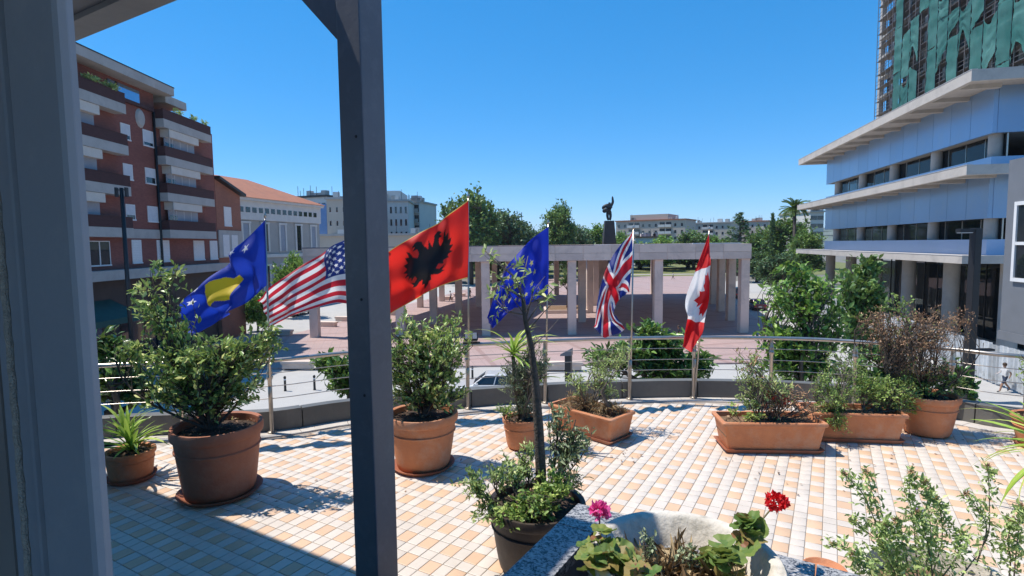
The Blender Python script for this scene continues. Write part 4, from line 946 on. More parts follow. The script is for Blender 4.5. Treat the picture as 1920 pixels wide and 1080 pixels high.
M['blind_grey'] = pm('blind_grey', (0.32, 0.35, 0.40), (0.26, 0.29, 0.34), 0.8, 0.7)
M['glass_dark'] = glass_mat('glass_dark', (0.015, 0.02, 0.025), 0.05, 0.8)
M['glass_sky'] = glass_mat('glass_sky', (0.30, 0.42, 0.55), 0.04, 0.6, 0.85)
M['awning_green'] = pm('awning_green', (0.02, 0.09, 0.075), (0.015, 0.07, 0.06), 2, 0.7)
M['roof_tile'] = world_pm('roof_tile', (0.42, 0.17, 0.09), (0.34, 0.13, 0.075), 1.2, 0.85, (0.24, 0.12, 0.08), 0.5, 0.4)
M['shop_dark'] = pm('shop_dark', (0.05, 0.04, 0.038), (0.035, 0.03, 0.03), 1, 0.6)
XF = -28.5
rb = empty('apartment_building', (XF, 42, STREET), 0, 'dark red brick apartment block with pale balcony bands, left behind the pots', 'building')
def on_facade(px, py):
    d = ray(px, py); t = XF / d.x; return d.y * t - 42, CAM_Z + d.z * t - STREET      # local y, z on the facade
def B(name, x0, x1, y0, y1, z0, z1, mat, parent=rb, **kw):
    return MB().box(x0, x1, y0, y1, z0, z1).build(name, mat, parent, **kw)
HB = 20.0                                                       # brick body up to the set back storey
B('wall', -16, 0, -14, 12.0, 7.72, HB, 'brick_red')
B('wall', -16, -0.35, -14, 12.0, 0, 7.0, 'shop_dark')
B('ledge', -0.6, 0.9, -14, 12.3, 7.02, 7.71, 'conc_band')
FL = [10.02, 13.0, 15.93, 18.86]                                # undersides of the balcony bands
B('band', -0.1, 0.10, -1.1, 3.15, FL[0] - 0.05, FL[0] + 0.66, 'conc_band')
def window(y0, y1, z0, z1, half=True, parent=rb, mat='shutter', drop=1.0, x=0.0):
    w = MB().box(x - 0.02, x + 0.05, y0 - 0.06, y0, z0 - 0.06, z1 + 0.06).box(x - 0.02, x + 0.05, y1, y1 + 0.06, z0 - 0.06, z1 + 0.06).box(x - 0.02, x + 0.05, y0, y1, z1, z1 + 0.06).box(x - 0.02, x + 0.09, y0 - 0.08, y1 + 0.08, z0 - 0.1, z0).build('window', 'white_paint', parent)
    MB().box(x - 0.01, x + 0.012, y0, y1, z0, z1).build('pane', 'glass_dark', w)
    if drop > 0:
        zc = z1 - (z1 - z0)*drop; sh_ = MB(); nsl = max(6, int((z1 - zc) / 0.12))
        for q in range(nsl): sh_.box(x + 0.014, x + 0.036 + 0.008*(q % 2), y0, y1, zc + (z1 - zc)*q/nsl, zc + (z1 - zc)*(q + 0.97)/nsl)
        sh_.build('shutter', mat, w)
    return w
rgb = random.Random(9)
for st_, (ya, yb2) in enumerate(((-12.5, -1.15), (3.2, 10.25))):
    for k, z in enumerate(FL):
        x1 = 0.85
        bl = B('balcony', 0.004, x1, ya, yb2, z, z + 0.67, 'conc_band')
        B('parapet', x1 - 0.16, x1 - 0.02, ya, yb2, z + 0.672, z + 1.42, 'brick_dark', bl); B('parapet', 0.004, x1 - 0.162, yb2 - 0.14, yb2, z + 0.672, z + 1.42, 'brick_dark', bl); B('parapet', 0.004, x1 - 0.162, ya, ya + 0.14, z + 0.672, z + 1.42, 'brick_dark', bl)
        B('coping', x1 - 0.18, x1, ya, yb2, z + 1.421, z + 1.46, 'brick_dark', bl)
        if k < 3:
            y0, y1 = (ya + 0.75, ya + 5.0) if st_ else (yb2 - 7.6, yb2 - 2.55)
            zt_ = FL[k + 1] - 0.02
            w = B('awning_box', 0.02, x1 - 0.06, y0, y1, zt_ - 0.62, zt_, 'cream')
            B('loggia_blind', 0.3, 0.36, y0, y1, z + 0.7, zt_ - 0.621, 'blind_grey')
            B('rail_post', x1 - 0.1, x1 - 0.04, y0 - 0.06, y0, z + 1.46, zt_, 'conc_band'); B('pane', 0.362, 0.368, y0 + 0.1, y0 + 1.2, z + 1.0, z + 1.9, 'glass_dark')
            for q in range(3): B('blind_seam', 0.361, 0.372, y0 + (y1 - y0)*(q + 1)/4, y0 + (y1 - y0)*(q + 1)/4 + 0.05, z + 0.7, zt_ - 0.63, 'shutter')
for k, z in enumerate(FL[:3]):
    window(-0.6, 0.3, z + 1.38, z + 2.42, drop=(0.7, 1.0, 0.75)[k], mat='shutter'); window(1.87, 3.0, z + 1.33, z + 2.45, drop=(1.0, 0.6, 0.78)[k], mat='shutter')
for y0, y1, dr in ((-0.2, 0.75, 1.0), (2.75, 4.25, 1.0), (7.9, 9.5, 1.0), (10.6, 11.8, 1.0)): window(y0, y1, 8.15, 9.8, drop=dr, mat='white_paint')
wl = window(-4.6, -2.6, 8.1, 9.7, drop=0); B('mullion', 0.02, 0.06, -3.6, -3.52, 8.1, 9.7, 'white_paint', wl); window(-8.5, -6.5, 8.1, 9.7, drop=0)
dpipe = MB().tube([(0.14, 4.42, 0.2), (0.14, 4.42, 9.0), (0.14, 4.40, 20.0)], 0.09, 8).build('drain_pipe', 'dark_metal', rb, smooth=True)
dpipe.location = (0.0, -1.28, 0)
# crest, set back storey and roof slabs
MB().lathe([(0.0, 0.14), (0.42, 0.12), (0.55, 0.0)], 12).build('crest', 'conc_band', rb).matrix_local = Matrix.Translation((0.01, 1.62, 19.2)) @ Matrix.Rotation(R(90), 4, 'Y') @ Matrix.Scale(1.35, 4, (1, 0, 0))
B('cornice', -0.2, 0.22, -1.1, 3.15, 20.01, 20.25, 'brick_dark')
B('upper_wall', -14, -0.5, -14, 4.2, 20.01, 21.69, 'brick_red')
ps = B('penthouse_pane', -0.49, -0.44, -1.0, 2.4, 20.5, 21.45, 'glass_sky'); B('mullion', -0.43, -0.39, -0.2, -0.05, 20.4, 21.5, 'brick_dark', ps)
B('corner_wall', -14, -3.0, 4.21, 9.0, 20.01, 21.3, 'brick_red')
B('corner_glass', -2.9, -2.8, 4.6, 6.6, 20.3, 21.2, 'glass_sky')
B('roof_slab', -16, 0.75, -15, 5.0, 21.7, 22.35, 'conc_band'); B('roof_cap', -16, 0.79, -15, 5.04, 22.352, 22.42, 'dark_metal')
B('roof_slab', -15, 0.0, 5.01, 8.0, 21.25, 21.9, 'conc_band')
B('shop_glass', -0.34, -0.30, -9.0, -6.2, 0.8, 4.6, 'glass_dark'); B('shop_glass', -0.34, -0.30, -5.4, -3.4, 0.6, 4.4, 'glass_sky'); B('shop_glass', -0.34, -0.30, -1.5, 3.5, 0.6, 4.2, 'glass_dark')
aw = MB(); aw.add([(-0.3, -9.5, 5.6), (-0.3, -2.4, 5.6), (1.9, -2.4, 4.5), (1.9, -9.5, 4.5), (1.9, -2.4, 4.1), (1.9, -9.5, 4.1), (-0.3, -9.5, 5.5), (-0.3, -2.4, 5.5)], [(0, 1, 2, 3), (3, 2, 4, 5), (5, 4, 7, 6)]); aw.build('awning', 'awning_green', rb)
def balcony_plant(y, z, n, seed, parent=rb):
    sm, fm = plant_meshes((0.7, y, z - 0.2), [((0.7, y, z + 0.22), 0.2, 0.9, 0.2, n)], seed, leaf='leaf_sage', L=0.2, W=0.5, per=9, twig_r=0.01, offset=(0, 0, 0))
    link('balcony_plant', fm, parent); 
for y, z, n in ((-4.0, 20.3, 34), (-2.2, 20.25, 26), (5.6, 20.3, 12), (7.8, 20.3, 12), (9.4, 20.3, 8)): balcony_plant(y, z, n, int(y * 7) + 100)
# annex with a pitched eave beside it
an = empty('brick_annex', (XF, 57.4, STREET), 0, 'small orange brick annex with white shutter between red block and grey mansion', 'building')
mb = MB(); mb.add([(-8, -3.35, 0), (0.0, -3.35, 0), (0.0, 1.5, 0), (-8, 1.5, 0), (-8, -3.35, 15.8), (0.0, -3.35, 15.8), (0.0, 1.5, 14.6), (-8, 1.5, 14.6)], [(0,1,2,3),(4,7,6,5),(0,4,5,1),(1,5,6,2),(2,6,7,3),(3,7,4,0)]); mb.build('wall', 'brick_orange', an)
mb = MB(); mb.add([(-8, -3.35, 15.85), (0.5, -3.35, 15.85), (0.5, 1.9, 14.55), (-8, 1.9, 14.55), (-8, -3.35, 16.1), (0.5, -3.35, 16.1), (0.5, 1.9, 14.8), (-8, 1.9, 14.8)], [(3,2,1,0),(4,5,6,7),(0,1,5,4),(1,2,6,5),(2,3,7,6),(3,0,4,7)]); mb.build('roof', 'dark_metal', an)
B('band', 0.003, 0.12, -3.3, 1.45, 8.2, 10.9, 'conc_band', an); window(-1.9, -0.6, 11.4, 13.2, parent=an, mat='white_paint'); window(-2.6, -1.5, 8.4, 10.4, parent=an, mat='white_paint', x=0.13); window(-0.9, 0.2, 8.4, 10.4, parent=an, mat='white_paint', x=0.13)
# ================================================================== grey mansion with the tiled roof
M['mansion_grey'] = world_pm('mansion_grey', (0.40, 0.385, 0.36), (0.34, 0.33, 0.31), 0.5, 0.85)
M['mansion_white'] = pm('mansion_white', (0.66, 0.64, 0.60), (0.58, 0.56, 0.53), 1, 0.8)
mx, my = -39.2, 79.0
ma = empty('tiled_mansion', (mx, my, STREET), math.atan2(1, SH) - R(90), 'grey rendered mansion with white window surrounds and terracotta tiled roof', 'building')
# local y runs along the facade away from the viewer, +x faces the square
B('wall', -22, 0, -4, 21, 0, 13.2, 'mansion_grey', ma)
B('frieze', -22.2, 0.25, -4.2, 21.2, 13.21, 16.0, 'mansion_white', ma)
for k in range(17):
    y = -3.0 + k * 1.4; w = MB().box(0.24, 0.29, y - 0.45, y + 0.45, 14.3, 15.05).build('frieze_window', 'glass_dark', ma)
B('string_course', -0.1, 0.3, -4.1, 21.1, 7.6, 8.1, 'mansion_white', ma); B('cornice', -22.4, 0.7, -4.6, 21.6, 16.01, 16.4, 'mansion_white', ma)
for k in range(6):
    y = -2.0 + k * 4.2
    for z0, z1 in ((8.6, 12.4), (2.0, 6.0)):
        f = MB().box(0.01, 0.16, y - 0.95, y - 0.6, z0 - 0.1, z1 + 0.3).box(0.01, 0.16, y + 0.6, y + 0.95, z0 - 0.1, z1 + 0.3).box(0.01, 0.2, y - 1.05, y + 1.05, z1 + 0.31, z1 + 0.6).build('window', 'mansion_white', ma)
        MB().box(0.005, 0.06, y - 0.6, y + 0.6, z0, z1 + 0.3).build('pane', 'blind_grey' if k % 2 else 'glass_dark', f)
rf = MB(); rf.add([(0.9, -4.8, 16.42), (0.9, 21.8, 16.42), (-22.6, 21.8, 16.42), (-22.6, -4.8, 16.42), (-8, 3.0, 20.4), (-8, 13.0, 20.4), (-14, 13.0, 20.4), (-14, 3.0, 20.4)], [(0,1,5,4),(1,2,6,5),(2,3,7,6),(3,0,4,7),(4,5,6,7),(3,2,1,0)]); rf.build('roof', 'roof_tile', ma)
# ================================================================== blocks of flats further off
M['plaster_beige'] = world_pm('plaster_beige', (0.52, 0.46, 0.38), (0.47, 0.41, 0.34), 0.2, 0.9)
M['plaster_white'] = world_pm('plaster_white', (0.62, 0.61, 0.58), (0.55, 0.54, 0.52), 0.2, 0.9)
M['plaster_pink'] = world_pm('plaster_pink', (0.52, 0.43, 0.36), (0.47, 0.39, 0.33), 0.1, 0.9)
M['plaster_blue'] = pm('plaster_blue', (0.16, 0.28, 0.50), (0.14, 0.25, 0.45), 1, 0.7)
M['plaster_red'] = pm('plaster_red', (0.40, 0.14, 0.11), None, 1, 0.8)
def flats(name, px0, px1, top, y, depth, label, mat, cols, rows, wz=(0.5, 0.5), roofmat='conc_band', balc=(), y2=None, penthouse=False, group=None):
    a = PD(px0, top, y); b2 = PD(px1, top, y2 or y); H = a.z - STREET; w = (b2 - a).xy.length
    o = empty(name, (a.x, a.y, STREET), math.atan2(b2.y - a.y, b2.x - a.x), label, 'building', group)
    MB().box(0, w, 0, depth, 0, H).build('wall', mat, o)
    MB().box(-0.4, w + 0.4, -0.5, depth, H + 0.003, H + 0.5).build('roof', roofmat, o)
    fh = H / (rows + 0.3)
    me = None
    for i in range(cols):
        for j in range(rows):
            x = w * (i + 0.5) / cols; z = fh * (j + 0.35); ww = w / cols * wz[0]; hh = fh * wz[1]
            if i in balc:
                bb = MB().box(x - w/cols*0.48, x + w/cols*0.48, -1.3, -0.003, z - 0.25, z).box(x - w/cols*0.48, x + w/cols*0.48, -1.3, -1.2, z, z + 0.95).build('balcony', 'plaster_white' if mat != 'plaster_white' else 'conc_band', o)
                MB().box(x - w/cols*0.4, x + w/cols*0.4, -0.03, -0.004, z, z + fh*0.7).build('window', 'glass_dark', o)
            else:
                f = MB().box(x - ww/2 - 0.12, x + ww/2 + 0.12, -0.05, -0.003, z - 0.15, z - 0.02).build('sill', 'plaster_white', None)
                f.name = 'window'; f.parent = o
                MB().box(x - ww/2, x + ww/2, -0.06, -0.002, z, z + hh).build('pane', 'glass_dark', f)
    rq = random.Random(int(px0))
    for q in range(5):
        xq = w*rq.uniform(0.06, 0.9); MB().box(xq, xq + rq.uniform(0.8, 2.2), 1.0, 2.6, H + 0.503, H + 0.5 + rq.uniform(0.7, 1.6)).build('roof_tank', 'plaster_white' if q % 2 else 'conc_band', o)
        xa = w*rq.uniform(0.05, 0.95); MB().tube([(xa, 0.8, H + 0.5), (xa, 0.8, H + 0.5 + rq.uniform(1.5, 3.0))], 0.06, 4).build('aerial', 'dark_metal', o)
    if penthouse: MB().box(w*0.2, w*0.75, 1.5, depth - 1, H + 0.505, H + 3.0).build('penthouse', mat, o)
    return o
fb = flats('block_of_flats', 612, 700, 374, 135, 8, 'beige block with four small windows left of the roof post', 'plaster_beige', 7, 6, (0.22, 0.36), y2=136)
f2 = flats('block_of_flats', 550, 612, 372, 150, 16, 'block with flat dark roof and blue stripe behind the mansion', 'plaster_white', 6, 6, (0.6, 0.5), 'dark_metal', y2=146)
MB().box(8.4, 10.9, -0.12, -0.06, 0, 20.3).build('stripe', 'plaster_blue', f2)
f3 = flats('block_of_flats', 700, 765, 378, 150, 18, 'white stepped block of flats right of the roof post', 'plaster_white', 7, 6, (0.36, 0.52), balc=(0, 1), y2=150.5, penthouse=True)
f4 = flats('block_of_flats', 752, 786, 380, 165, 16, 'narrow white block with stacked balconies at the end of its row', 'plaster_white', 3, 7, (0.5, 0.5), balc=(1, 2), y2=164)
flats('low_hall', 598, 830, 443, 128, 10, 'long low hall with pale roof edge behind the pergola left half', 'plaster_beige', 10, 1, (0.6, 0.4), 'conc_band', y2=132)
flats('block_of_flats', 1155, 1285, 416, 270, 18, 'pinkish flats with balconies right of the statue', 'plaster_pink', 11, 6, (0.3, 0.45), 'roof_tile', balc=(2, 3, 7, 8), y2=252, penthouse=True)
flats('block_of_flats', 1285, 1372, 420, 285, 18, 'pale flats with red balconies behind the maple leaf flag', 'plaster_beige', 8, 6, (0.3, 0.45), 'conc_band', balc=(3, 4), y2=272)
flats('block_of_flats', 1372, 1440, 417, 300, 18, 'far pale flats behind the cedar', 'plaster_pink', 6, 6, (0.3, 0.45), 'roof_tile', y2=288)
hs_ = flats('villa', 1192, 1240, 446, 210, 12, 'small villa with red tiled roof in front of the pinkish flats', 'plaster_white', 4, 2, (0.4, 0.5), 'roof_tile')
flats('block_of_flats', 1520, 1545, 398, 175, 20, 'banded white block peeping out beyond the far end of the blue building', 'plaster_white', 2, 7, (0.9, 0.5))
rgh = random.Random(21)
HL = ['pale house high on the wooded hillside', 'red roofed house low on the wooded hillside']
for k, (px, py, y) in enumerate([(1418, 424, 560), (1436, 430, 540), (1462, 420, 640)]):
    p = PD(px, py, y); o = empty('hillside_house', (p.x, p.y, p.z - 8), 0, ['pale house on the hillside right of the cedar', 'lower pale house on the hillside left of the cypress', 'house high on the hillside behind the palm'][k], 'house', 'houses on the hillside')
    MB().box(-6, 6, -4, 4, 0, 9).build('wall', 'plaster_white', o); rf = MB(); rf.loft([[(-6.5,-4.5,9.01),(6.5,-4.5,9.01),(6.5,4.5,9.01),(-6.5,4.5,9.01)], [(-3,-0.3,11),(3,-0.3,11),(3,0.3,11),(-3,0.3,11)]]); rf.build('roof', 'roof_tile', o)
    for i in (-3, 0, 3): MB().box(i - 0.8, i + 0.8, -4.05, -4.005, 4, 6).build('window', 'glass_dark', o)
# ================================================================== the blue clad building (right) and the tower behind it
M['panel_blue'] = pm('panel_blue', (0.27, 0.41, 0.60), (0.24, 0.37, 0.55), 0.25, 0.3, metal=0.35, rnd=0.08, stain=(0.33, 0.42, 0.54), stain_amt=0.5, stain_scale=0.5)
M['panel_pale'] = pm('panel_pale', (0.42, 0.52, 0.72), (0.38, 0.48, 0.66), 0.4, 0.35, metal=0.3)
M['canopy'] = world_pm('canopy', (0.50, 0.46, 0.41), (0.44, 0.405, 0.36), 0.8, 0.85, (0.30, 0.275, 0.25), 0.6, 0.5)
M['conc_col'] = world_pm('conc_col', (0.42, 0.40, 0.365), (0.36, 0.34, 0.31), 0.9, 0.85, (0.26, 0.245, 0.22), 0.5, 0.7)
AX = Vector((0.2242, 0.9745, 0)); BX = Vector((0.9745, -0.2242, 0))
C0 = Vector((32.5, 40.0, 0))
br_ = math.atan2(BX.y, BX.x)
ob = empty('office_building', (C0.x, C0.y, STREET), br_, 'unfinished building with blue cladding bands and three concrete canopies on the right', 'building')
# local x = into the building (BX), local y = along the facade away from the viewer (AX)
def O(name, x0, x1, y0, y1, z0, z1, mat, parent=None, **kw):
    return MB().box(x0, x1, y0, y1, z0, z1).build(name, mat, parent or ob, **kw)
LEN = 43.5; DEP = 26
def zz(z): return z - STREET
CAN = [(zz(0.62), zz(1.15)), (zz(6.95), zz(7.6)), (zz(13.45), zz(14.2))]
for k, (z0, z1) in enumerate(CAN):
    cn = O('canopy', 0, DEP, 0, LEN, z0 + 0.28, z1, 'canopy')
    O('fascia', -0.06, 0.32, -0.06, LEN + 0.06, z0, z1 + 0.05, 'canopy', cn); O('fascia', 0.321, DEP, -0.06, 0.32, z0, z1 + 0.05, 'canopy', cn); O('fascia', 0.321, DEP, LEN - 0.3, LEN + 0.06, z0, z1 + 0.05, 'canopy', cn)
    O('flashing', -0.09, 0.30, -0.09, LEN + 0.09, z1 + 0.052, z1 + 0.08, 'pergola_flash', cn)
    if k:
        for i in range(11): O('soffit_beam', 0.33, 3.0, 2.2 + i*4.0, 2.7 + i*4.0, z0 - 0.02, z0 + 0.279, 'canopy', cn)
W0, W1 = 3.0, 41.0                                                # wall line extents along the facade
def storey(zl0, zl1, zw1, zp1, low_mat):
    O('low_panel', 3.0, 3.3, W0, W1, zl0, zl1, low_mat); O('low_panel', 3.301, DEP, W0, W0 + 0.3, zl0, zl1, low_mat); O('low_panel', 3.301, DEP, W1 - 0.3, W1, zl0, zl1, low_mat)
    n = 13; step = (W1 - W0) / n
    for i in range(n):
        y0 = W0 + i*step
        sk = O('panel', 2.98, 3.28, y0 + 0.018, y0 + step - 0.018, zw1, zp1, 'panel_blue')
        O('panel_joint', 3.05, 3.2, y0 + step - 0.017, y0 + step + 0.017, zw1 + 0.01, zp1 - 0.01, 'roof_dark') if i < n - 1 else None
    O('panel', 3.281, DEP, W0 - 0.02, W0 + 0.28, zw1, zp1, 'panel_blue'); O('panel', 3.281, DEP, W1 - 0.28, W1 + 0.02, zw1, zp1, 'panel_blue')
    O('slab', 3.32, DEP, W0 + 0.32, W1 - 0.32, zl1 - 0.4, zl1 - 0.15, 'conc_col'); O('ceiling', 3.32, DEP, W0 + 0.32, W1 - 0.32, zw1 + 0.05, zw1 + 0.3, 'conc_col')
    for i in range(15):
        y0 = W0 + 0.2 + i * 2.68
        fr = O('mullion', 4.05, 4.15, y0, y0 + 0.07, zl1, zw1, 'steel')
        if i < 14: O('pane', 4.085, 4.1, y0 + 0.072, y0 + 2.678, zl1 + 0.002, zw1 - 0.002, 'glass_office')
    for i in range(5):
        MB().lathe([(0.46, zl1 - 0.3), (0.46, zw1 + 0.1)], 20).build('column', 'conc_col', ob, smooth=True, loc=(3.75, W0 + 1.0 + i*8.6, 0))
    O('core_wall', 14, 14.4, W0 + 4, W1 - 4, zl1, zw1, 'shop_dark')
def office_glass():
    m, nt, b, out = new_mat('glass_office')
    b.inputs['Base Color'].default_value = (0.02, 0.025, 0.03, 1); b.inputs['Roughness'].default_value = 0.03; b.inputs['Specular IOR Level'].default_value = 0.6
    tr = N(nt, 'ShaderNodeBsdfTransparent'); tr.inputs[0].default_value = (0.55, 0.6, 0.62, 1)
    mx = N(nt, 'ShaderNodeMixShader'); mx.inputs[0].default_value = 0.5
    nt.links.new(b.outputs[0], mx.inputs[1]); nt.links.new(tr.outputs[0], mx.inputs[2]); nt.links.new(mx.outputs[0], out.inputs[0])
    return m
M['glass_office'] = office_glass()
storey(CAN[0][1], zz(2.35), zz(3.95), CAN[1][0] + 0.27, 'panel_pale')
storey(CAN[1][1], zz(8.55), zz(10.3), CAN[2][0] + 0.27, 'panel_blue')
for i in range(6):
    MB().lathe([(0.62, 0.0), (0.60, 0.4), (0.60, CAN[0][0] + 0.27)], 24).build('ground_column', 'conc_col', ob, smooth=True, loc=(3.9, 1.6 + i*7.9, 0))
    if i < 5: MB().lathe([(0.5, 0.0), (0.5, CAN[0][0] + 0.27)], 16).build('ground_column', 'conc_col', ob, smooth=True, loc=(10.5, 4 + i*7.9, 0))
O('ground_floor_slab', 1.5, DEP, 0.5, 42, -0.05, 0.12, 'conc_col')
O('back_wall', 17, 17.5, 1, 41, 0.12, CAN[0][0] + 0.27, 'shop_dark'); 
for i in range(14): O('ground_pane', 8.0, 8.03, 1.2 + i*2.8, 3.9 + i*2.8, 0.14, 6.6, 'glass_office'); O('ground_mullion', 7.96, 8.07, 1.05 + i*2.8, 1.17 + i*2.8, 0.13, 6.9, 'dark_metal')
O('end_wall', 8.1, 17, 0.9, 1.0, 0.13, CAN[0][0] + 0.27, 'shop_dark')
# tower under construction
M['net_green'] = None
def net_mat():
    m, nt, b, out = new_mat('net_green')
    tc = N(nt, 'ShaderNodeTexCoord')
    n1 = N(nt, 'ShaderNodeTexNoise', Scale=0.35, Detail=5.0); nt.links.new(tc.outputs['Object'], n1.inputs['Vector'])
    col = mixc(nt, ramp(nt, n1.outputs[0], [(0.35, 0.0), (0.65, 1.0)]), (0.07, 0.25, 0.225), (0.16, 0.38, 0.35))
    oi = N(nt, 'ShaderNodeObjectInfo'); col = mixc(nt, ramp(nt, oi.outputs['Random'], [(0.0, 0.0), (1.0, 0.7)]), col, (0.05, 0.18, 0.17))
    nt.links.new(col, b.inputs['Base Color']); b.inputs['Roughness'].default_value = 0.95; b.inputs['Specular IOR Level'].default_value = 0.05
    tl = N(nt, 'ShaderNodeBsdfTranslucent'); nt.links.new(col, tl.inputs[0])
    m1 = N(nt, 'ShaderNodeMixShader'); m1.inputs[0].default_value = 0.25; nt.links.new(b.outputs[0], m1.inputs[1]); nt.links.new(tl.outputs[0], m1.inputs[2])
    tr = N(nt, 'ShaderNodeBsdfTransparent'); m2 = N(nt, 'ShaderNodeMixShader'); m2.inputs[0].default_value = 0.24
    nt.links.new(m1.outputs[0], m2.inputs[1]); nt.links.new(tr.outputs[0], m2.inputs[2]); nt.links.new(m2.outputs[0], out.inputs[0])
    return m
M['net_green'] = net_mat()
M['scaffold'] = pm('scaffold', (0.22, 0.20, 0.19), (0.15, 0.13, 0.12), 2, 0.5, metal=0.5)
TO = C0 + BX * 15.0
tw = empty('construction_tower', (TO.x, TO.y, STREET), br_, 'tall tower under construction wrapped in torn green netting and scaffolding', 'building')
def Tb(name, x0, x1, y0, y1, z0, z1, mat, parent=None): return MB().box(x0, x1, y0, y1, z0, z1).build(name, mat, parent or tw)
TA, TB_ = 14.0, 57.5; TH = 66; FLR = 3.25
Tb('core', 5, 24, TA + 2, TB_ + 3.6, 0, TH, 'shop_dark')
k = 0; z = 20.0
while z < TH:
    Tb('floor_slab', 1.6, 26, TA, TB_ + 4.6, z, z + 0.30, 'conc_col'); z += FLR; k += 1
for i in range(10):
    Tb('tower_column', 2.0, 2.7, TA + 0.6 + i*5.3, TA + 1.4 + i*5.3, 18, TH, 'conc_col')
rgt = random.Random(12)
for i in range(9):
    for kk in range(13):
        if rgt.random() < 0.55: Tb('infill_wall', 2.8, 3.0, TA + 1.5 + i*5.3, TA + 5.1 + i*5.3, 20.3 + kk*FLR, 20.0 + (kk+1)*FLR, 'shop_dark' if rgt.random() < 0.6 else 'brick_dark')
sc_v = MB(); sc_h = MB(); n_b = 24; stp = (TB_ + 1.2 - TA) / n_b
for i in range(n_b + 1):
    y = TA + i*stp
    for x in (0.1, 1.2): MB().tube([(x, y, 18), (x, y, TH + 1)], 0.05, 5).build('scaffold_upright', 'scaffold', tw)
z = 20.9
while z < TH:
    MB().box(0.15, 1.15, TA, TB_ + 1.2, z, z + 0.07).build('scaffold_deck', 'scaffold', tw)
    for dz in (0.55, 1.05): MB().tube([(0.1, TA, z + dz), (0.1, TB_ + 1.2, z + dz)], 0.035, 4).build('guard_rail', 'scaffold', tw)
    z += FLR / 1.5
def net_panel(y0, y1, z0, z1, rg, parent, calm=False):
    nu, nv = 8, 14; vs = []; fs = []; b = rg.uniform(0.1, 0.35); sag = rg.uniform(0.3, 1.5) if rg.random() < 0.6 else 0.05; lift = rg.uniform(1.0, 3.2) if rg.random() < 0.5 else 0.0
    tear = rg.random()
    if calm: sag = 0.12; lift = 0.0
    for j in range(nv + 1):
        for i in range(nu + 1):
            u = i/nu; v = j/nv; arch = math.sin(u*math.pi)
            zt2 = z1 - sag*(arch if tear < 0.6 else (u if tear < 0.8 else 1 - u)**1.5); zb2 = z0 + lift*(arch if tear < 0.5 else (1 - u if tear < 0.75 else u)**1.4)
            vs.append((-0.02 - b*arch*(0.4 + 0.6*abs(math.sin((z0 + (z1 - z0)*v)*math.pi/2.17))) + rg.uniform(-.11, .07), y0 + (y1 - y0)*u + rg.uniform(-.03, .03)*(0 < i < nu), zb2 + (zt2 - zb2)*v))
    for j in range(nv):
        for i in range(nu): a = j*(nu+1) + i; fs.append((a, a+1, a+nu+2, a+nu+1))
    me = bpy.data.meshes.new('net'); me.from_pydata(vs, [], fs); me.materials.append(M['net_green']); me.polygons.foreach_set('use_smooth', [True]*len(fs))
    return link('net', me, parent)
nw = 2.55
for i in range(14):
    y0 = TA + 2.0 + i * nw
    z = 19.5 + rgt.uniform(0, 2); full = i in (0, 3, 9, 13)
    while z < TH:
        h = FLR * rgt.choice((1, 2, 2)) if not full else FLR * 2
        if full or rgt.random() < 0.76: net_panel(y0 + 0.06, y0 + nw - 0.06, z, z + h - 0.02, rgt, tw, full)
        z += h
    MB().tube([(-0.05, y0, 19), (-0.06, y0, TH)], 0.045, 4).build('net_rope', 'dark_metal', tw)
# ================================================================== grey wing with a window at the right edge
M['wing_grey'] = pm('wing_grey', (0.17, 0.18, 0.20), (0.145, 0.155, 0.17), 1, 0.6)
wp = PD(1893, 300, 22)
wg = empty('grey_wing', (wp.x, wp.y, STREET), br_ + R(4), 'dark grey clad wing with a white framed window cut by the right edge', 'building')
MB().box(0, 9, -9, 0, zz(-1.25), zz(5.45)).build('wall', 'wing_grey', wg)
MB().box(0.8, 9, -9, -0.8, 0, zz(-1.26)).build('lower_wall', 'shop_dark', wg); MB().box(-0.05, 0.4, -9.02, 0.05, zz(-1.6), zz(-1.25) - 0.003).build('ledge', 'wing_grey', wg)
wz0, wz1 = zz(0.75), zz(3.8)
fw = MB().box(-0.10, -0.002, -2.9, -0.55, wz0, wz0 + 0.14).box(-0.10, -0.002, -2.9, -0.55, wz1 - 0.14, wz1).box(-0.10, -0.002, -0.69, -0.55, wz0 + 0.141, wz1 - 0.141).box(-0.10, -0.002, -2.9, -2.76, wz0 + 0.141, wz1 - 0.141).box(-0.09, -0.002, -2.759, -0.691, wz0 + 1.4, wz0 + 1.52).build('window', 'white_paint', wg)
MB().box(-0.04, -0.003, -2.755, -0.695, wz0 + 0.15, wz1 - 0.15).build('pane', 'glass_dark', fw)
# ================================================================== hoarding along the site
M['hoarding'] = pm('hoarding', (0.66, 0.69, 0.71), (0.56, 0.60, 0.63), 3, 0.45, metal=0.3, rnd=0.35, stain=(0.36, 0.34, 0.30), stain_amt=0.5, stain_scale=1.5)
hd = empty('site_hoarding', (30.8, 36.0, STREET), br_, 'pale corrugated metal hoarding along the building site', 'fence')
mb = MB(); n = 10
ring0 = []; 
for i in range(n + 1):
    y = i * 0.1; x = (0.05, 0.05, -0.05, -0.05)[i % 4]
    ring0.append((x, y))
vs = [(x, y, 0.05) for x, y in ring0] + [(x, y, 2.5) for x, y in ring0]
mb.add(vs, [(i, i + 1, n + 2 + i, n + 1 + i) for i in range(n)])
h0 = mb.build('sheet', 'hoarding', hd); rgh2 = random.Random(2)
for k in range(-14, 56):
    if k == -14: o = h0
    else: o = link('sheet', h0.data, hd)
    o.location = (rgh2.uniform(-0.03, 0.05), k*0.985, rgh2.uniform(-0.04, 0.10)); o.rotation_euler = (rgh2.uniform(-0.02, 0.02), rgh2.uniform(-0.03, 0.03), rgh2.uniform(-0.05, 0.05))
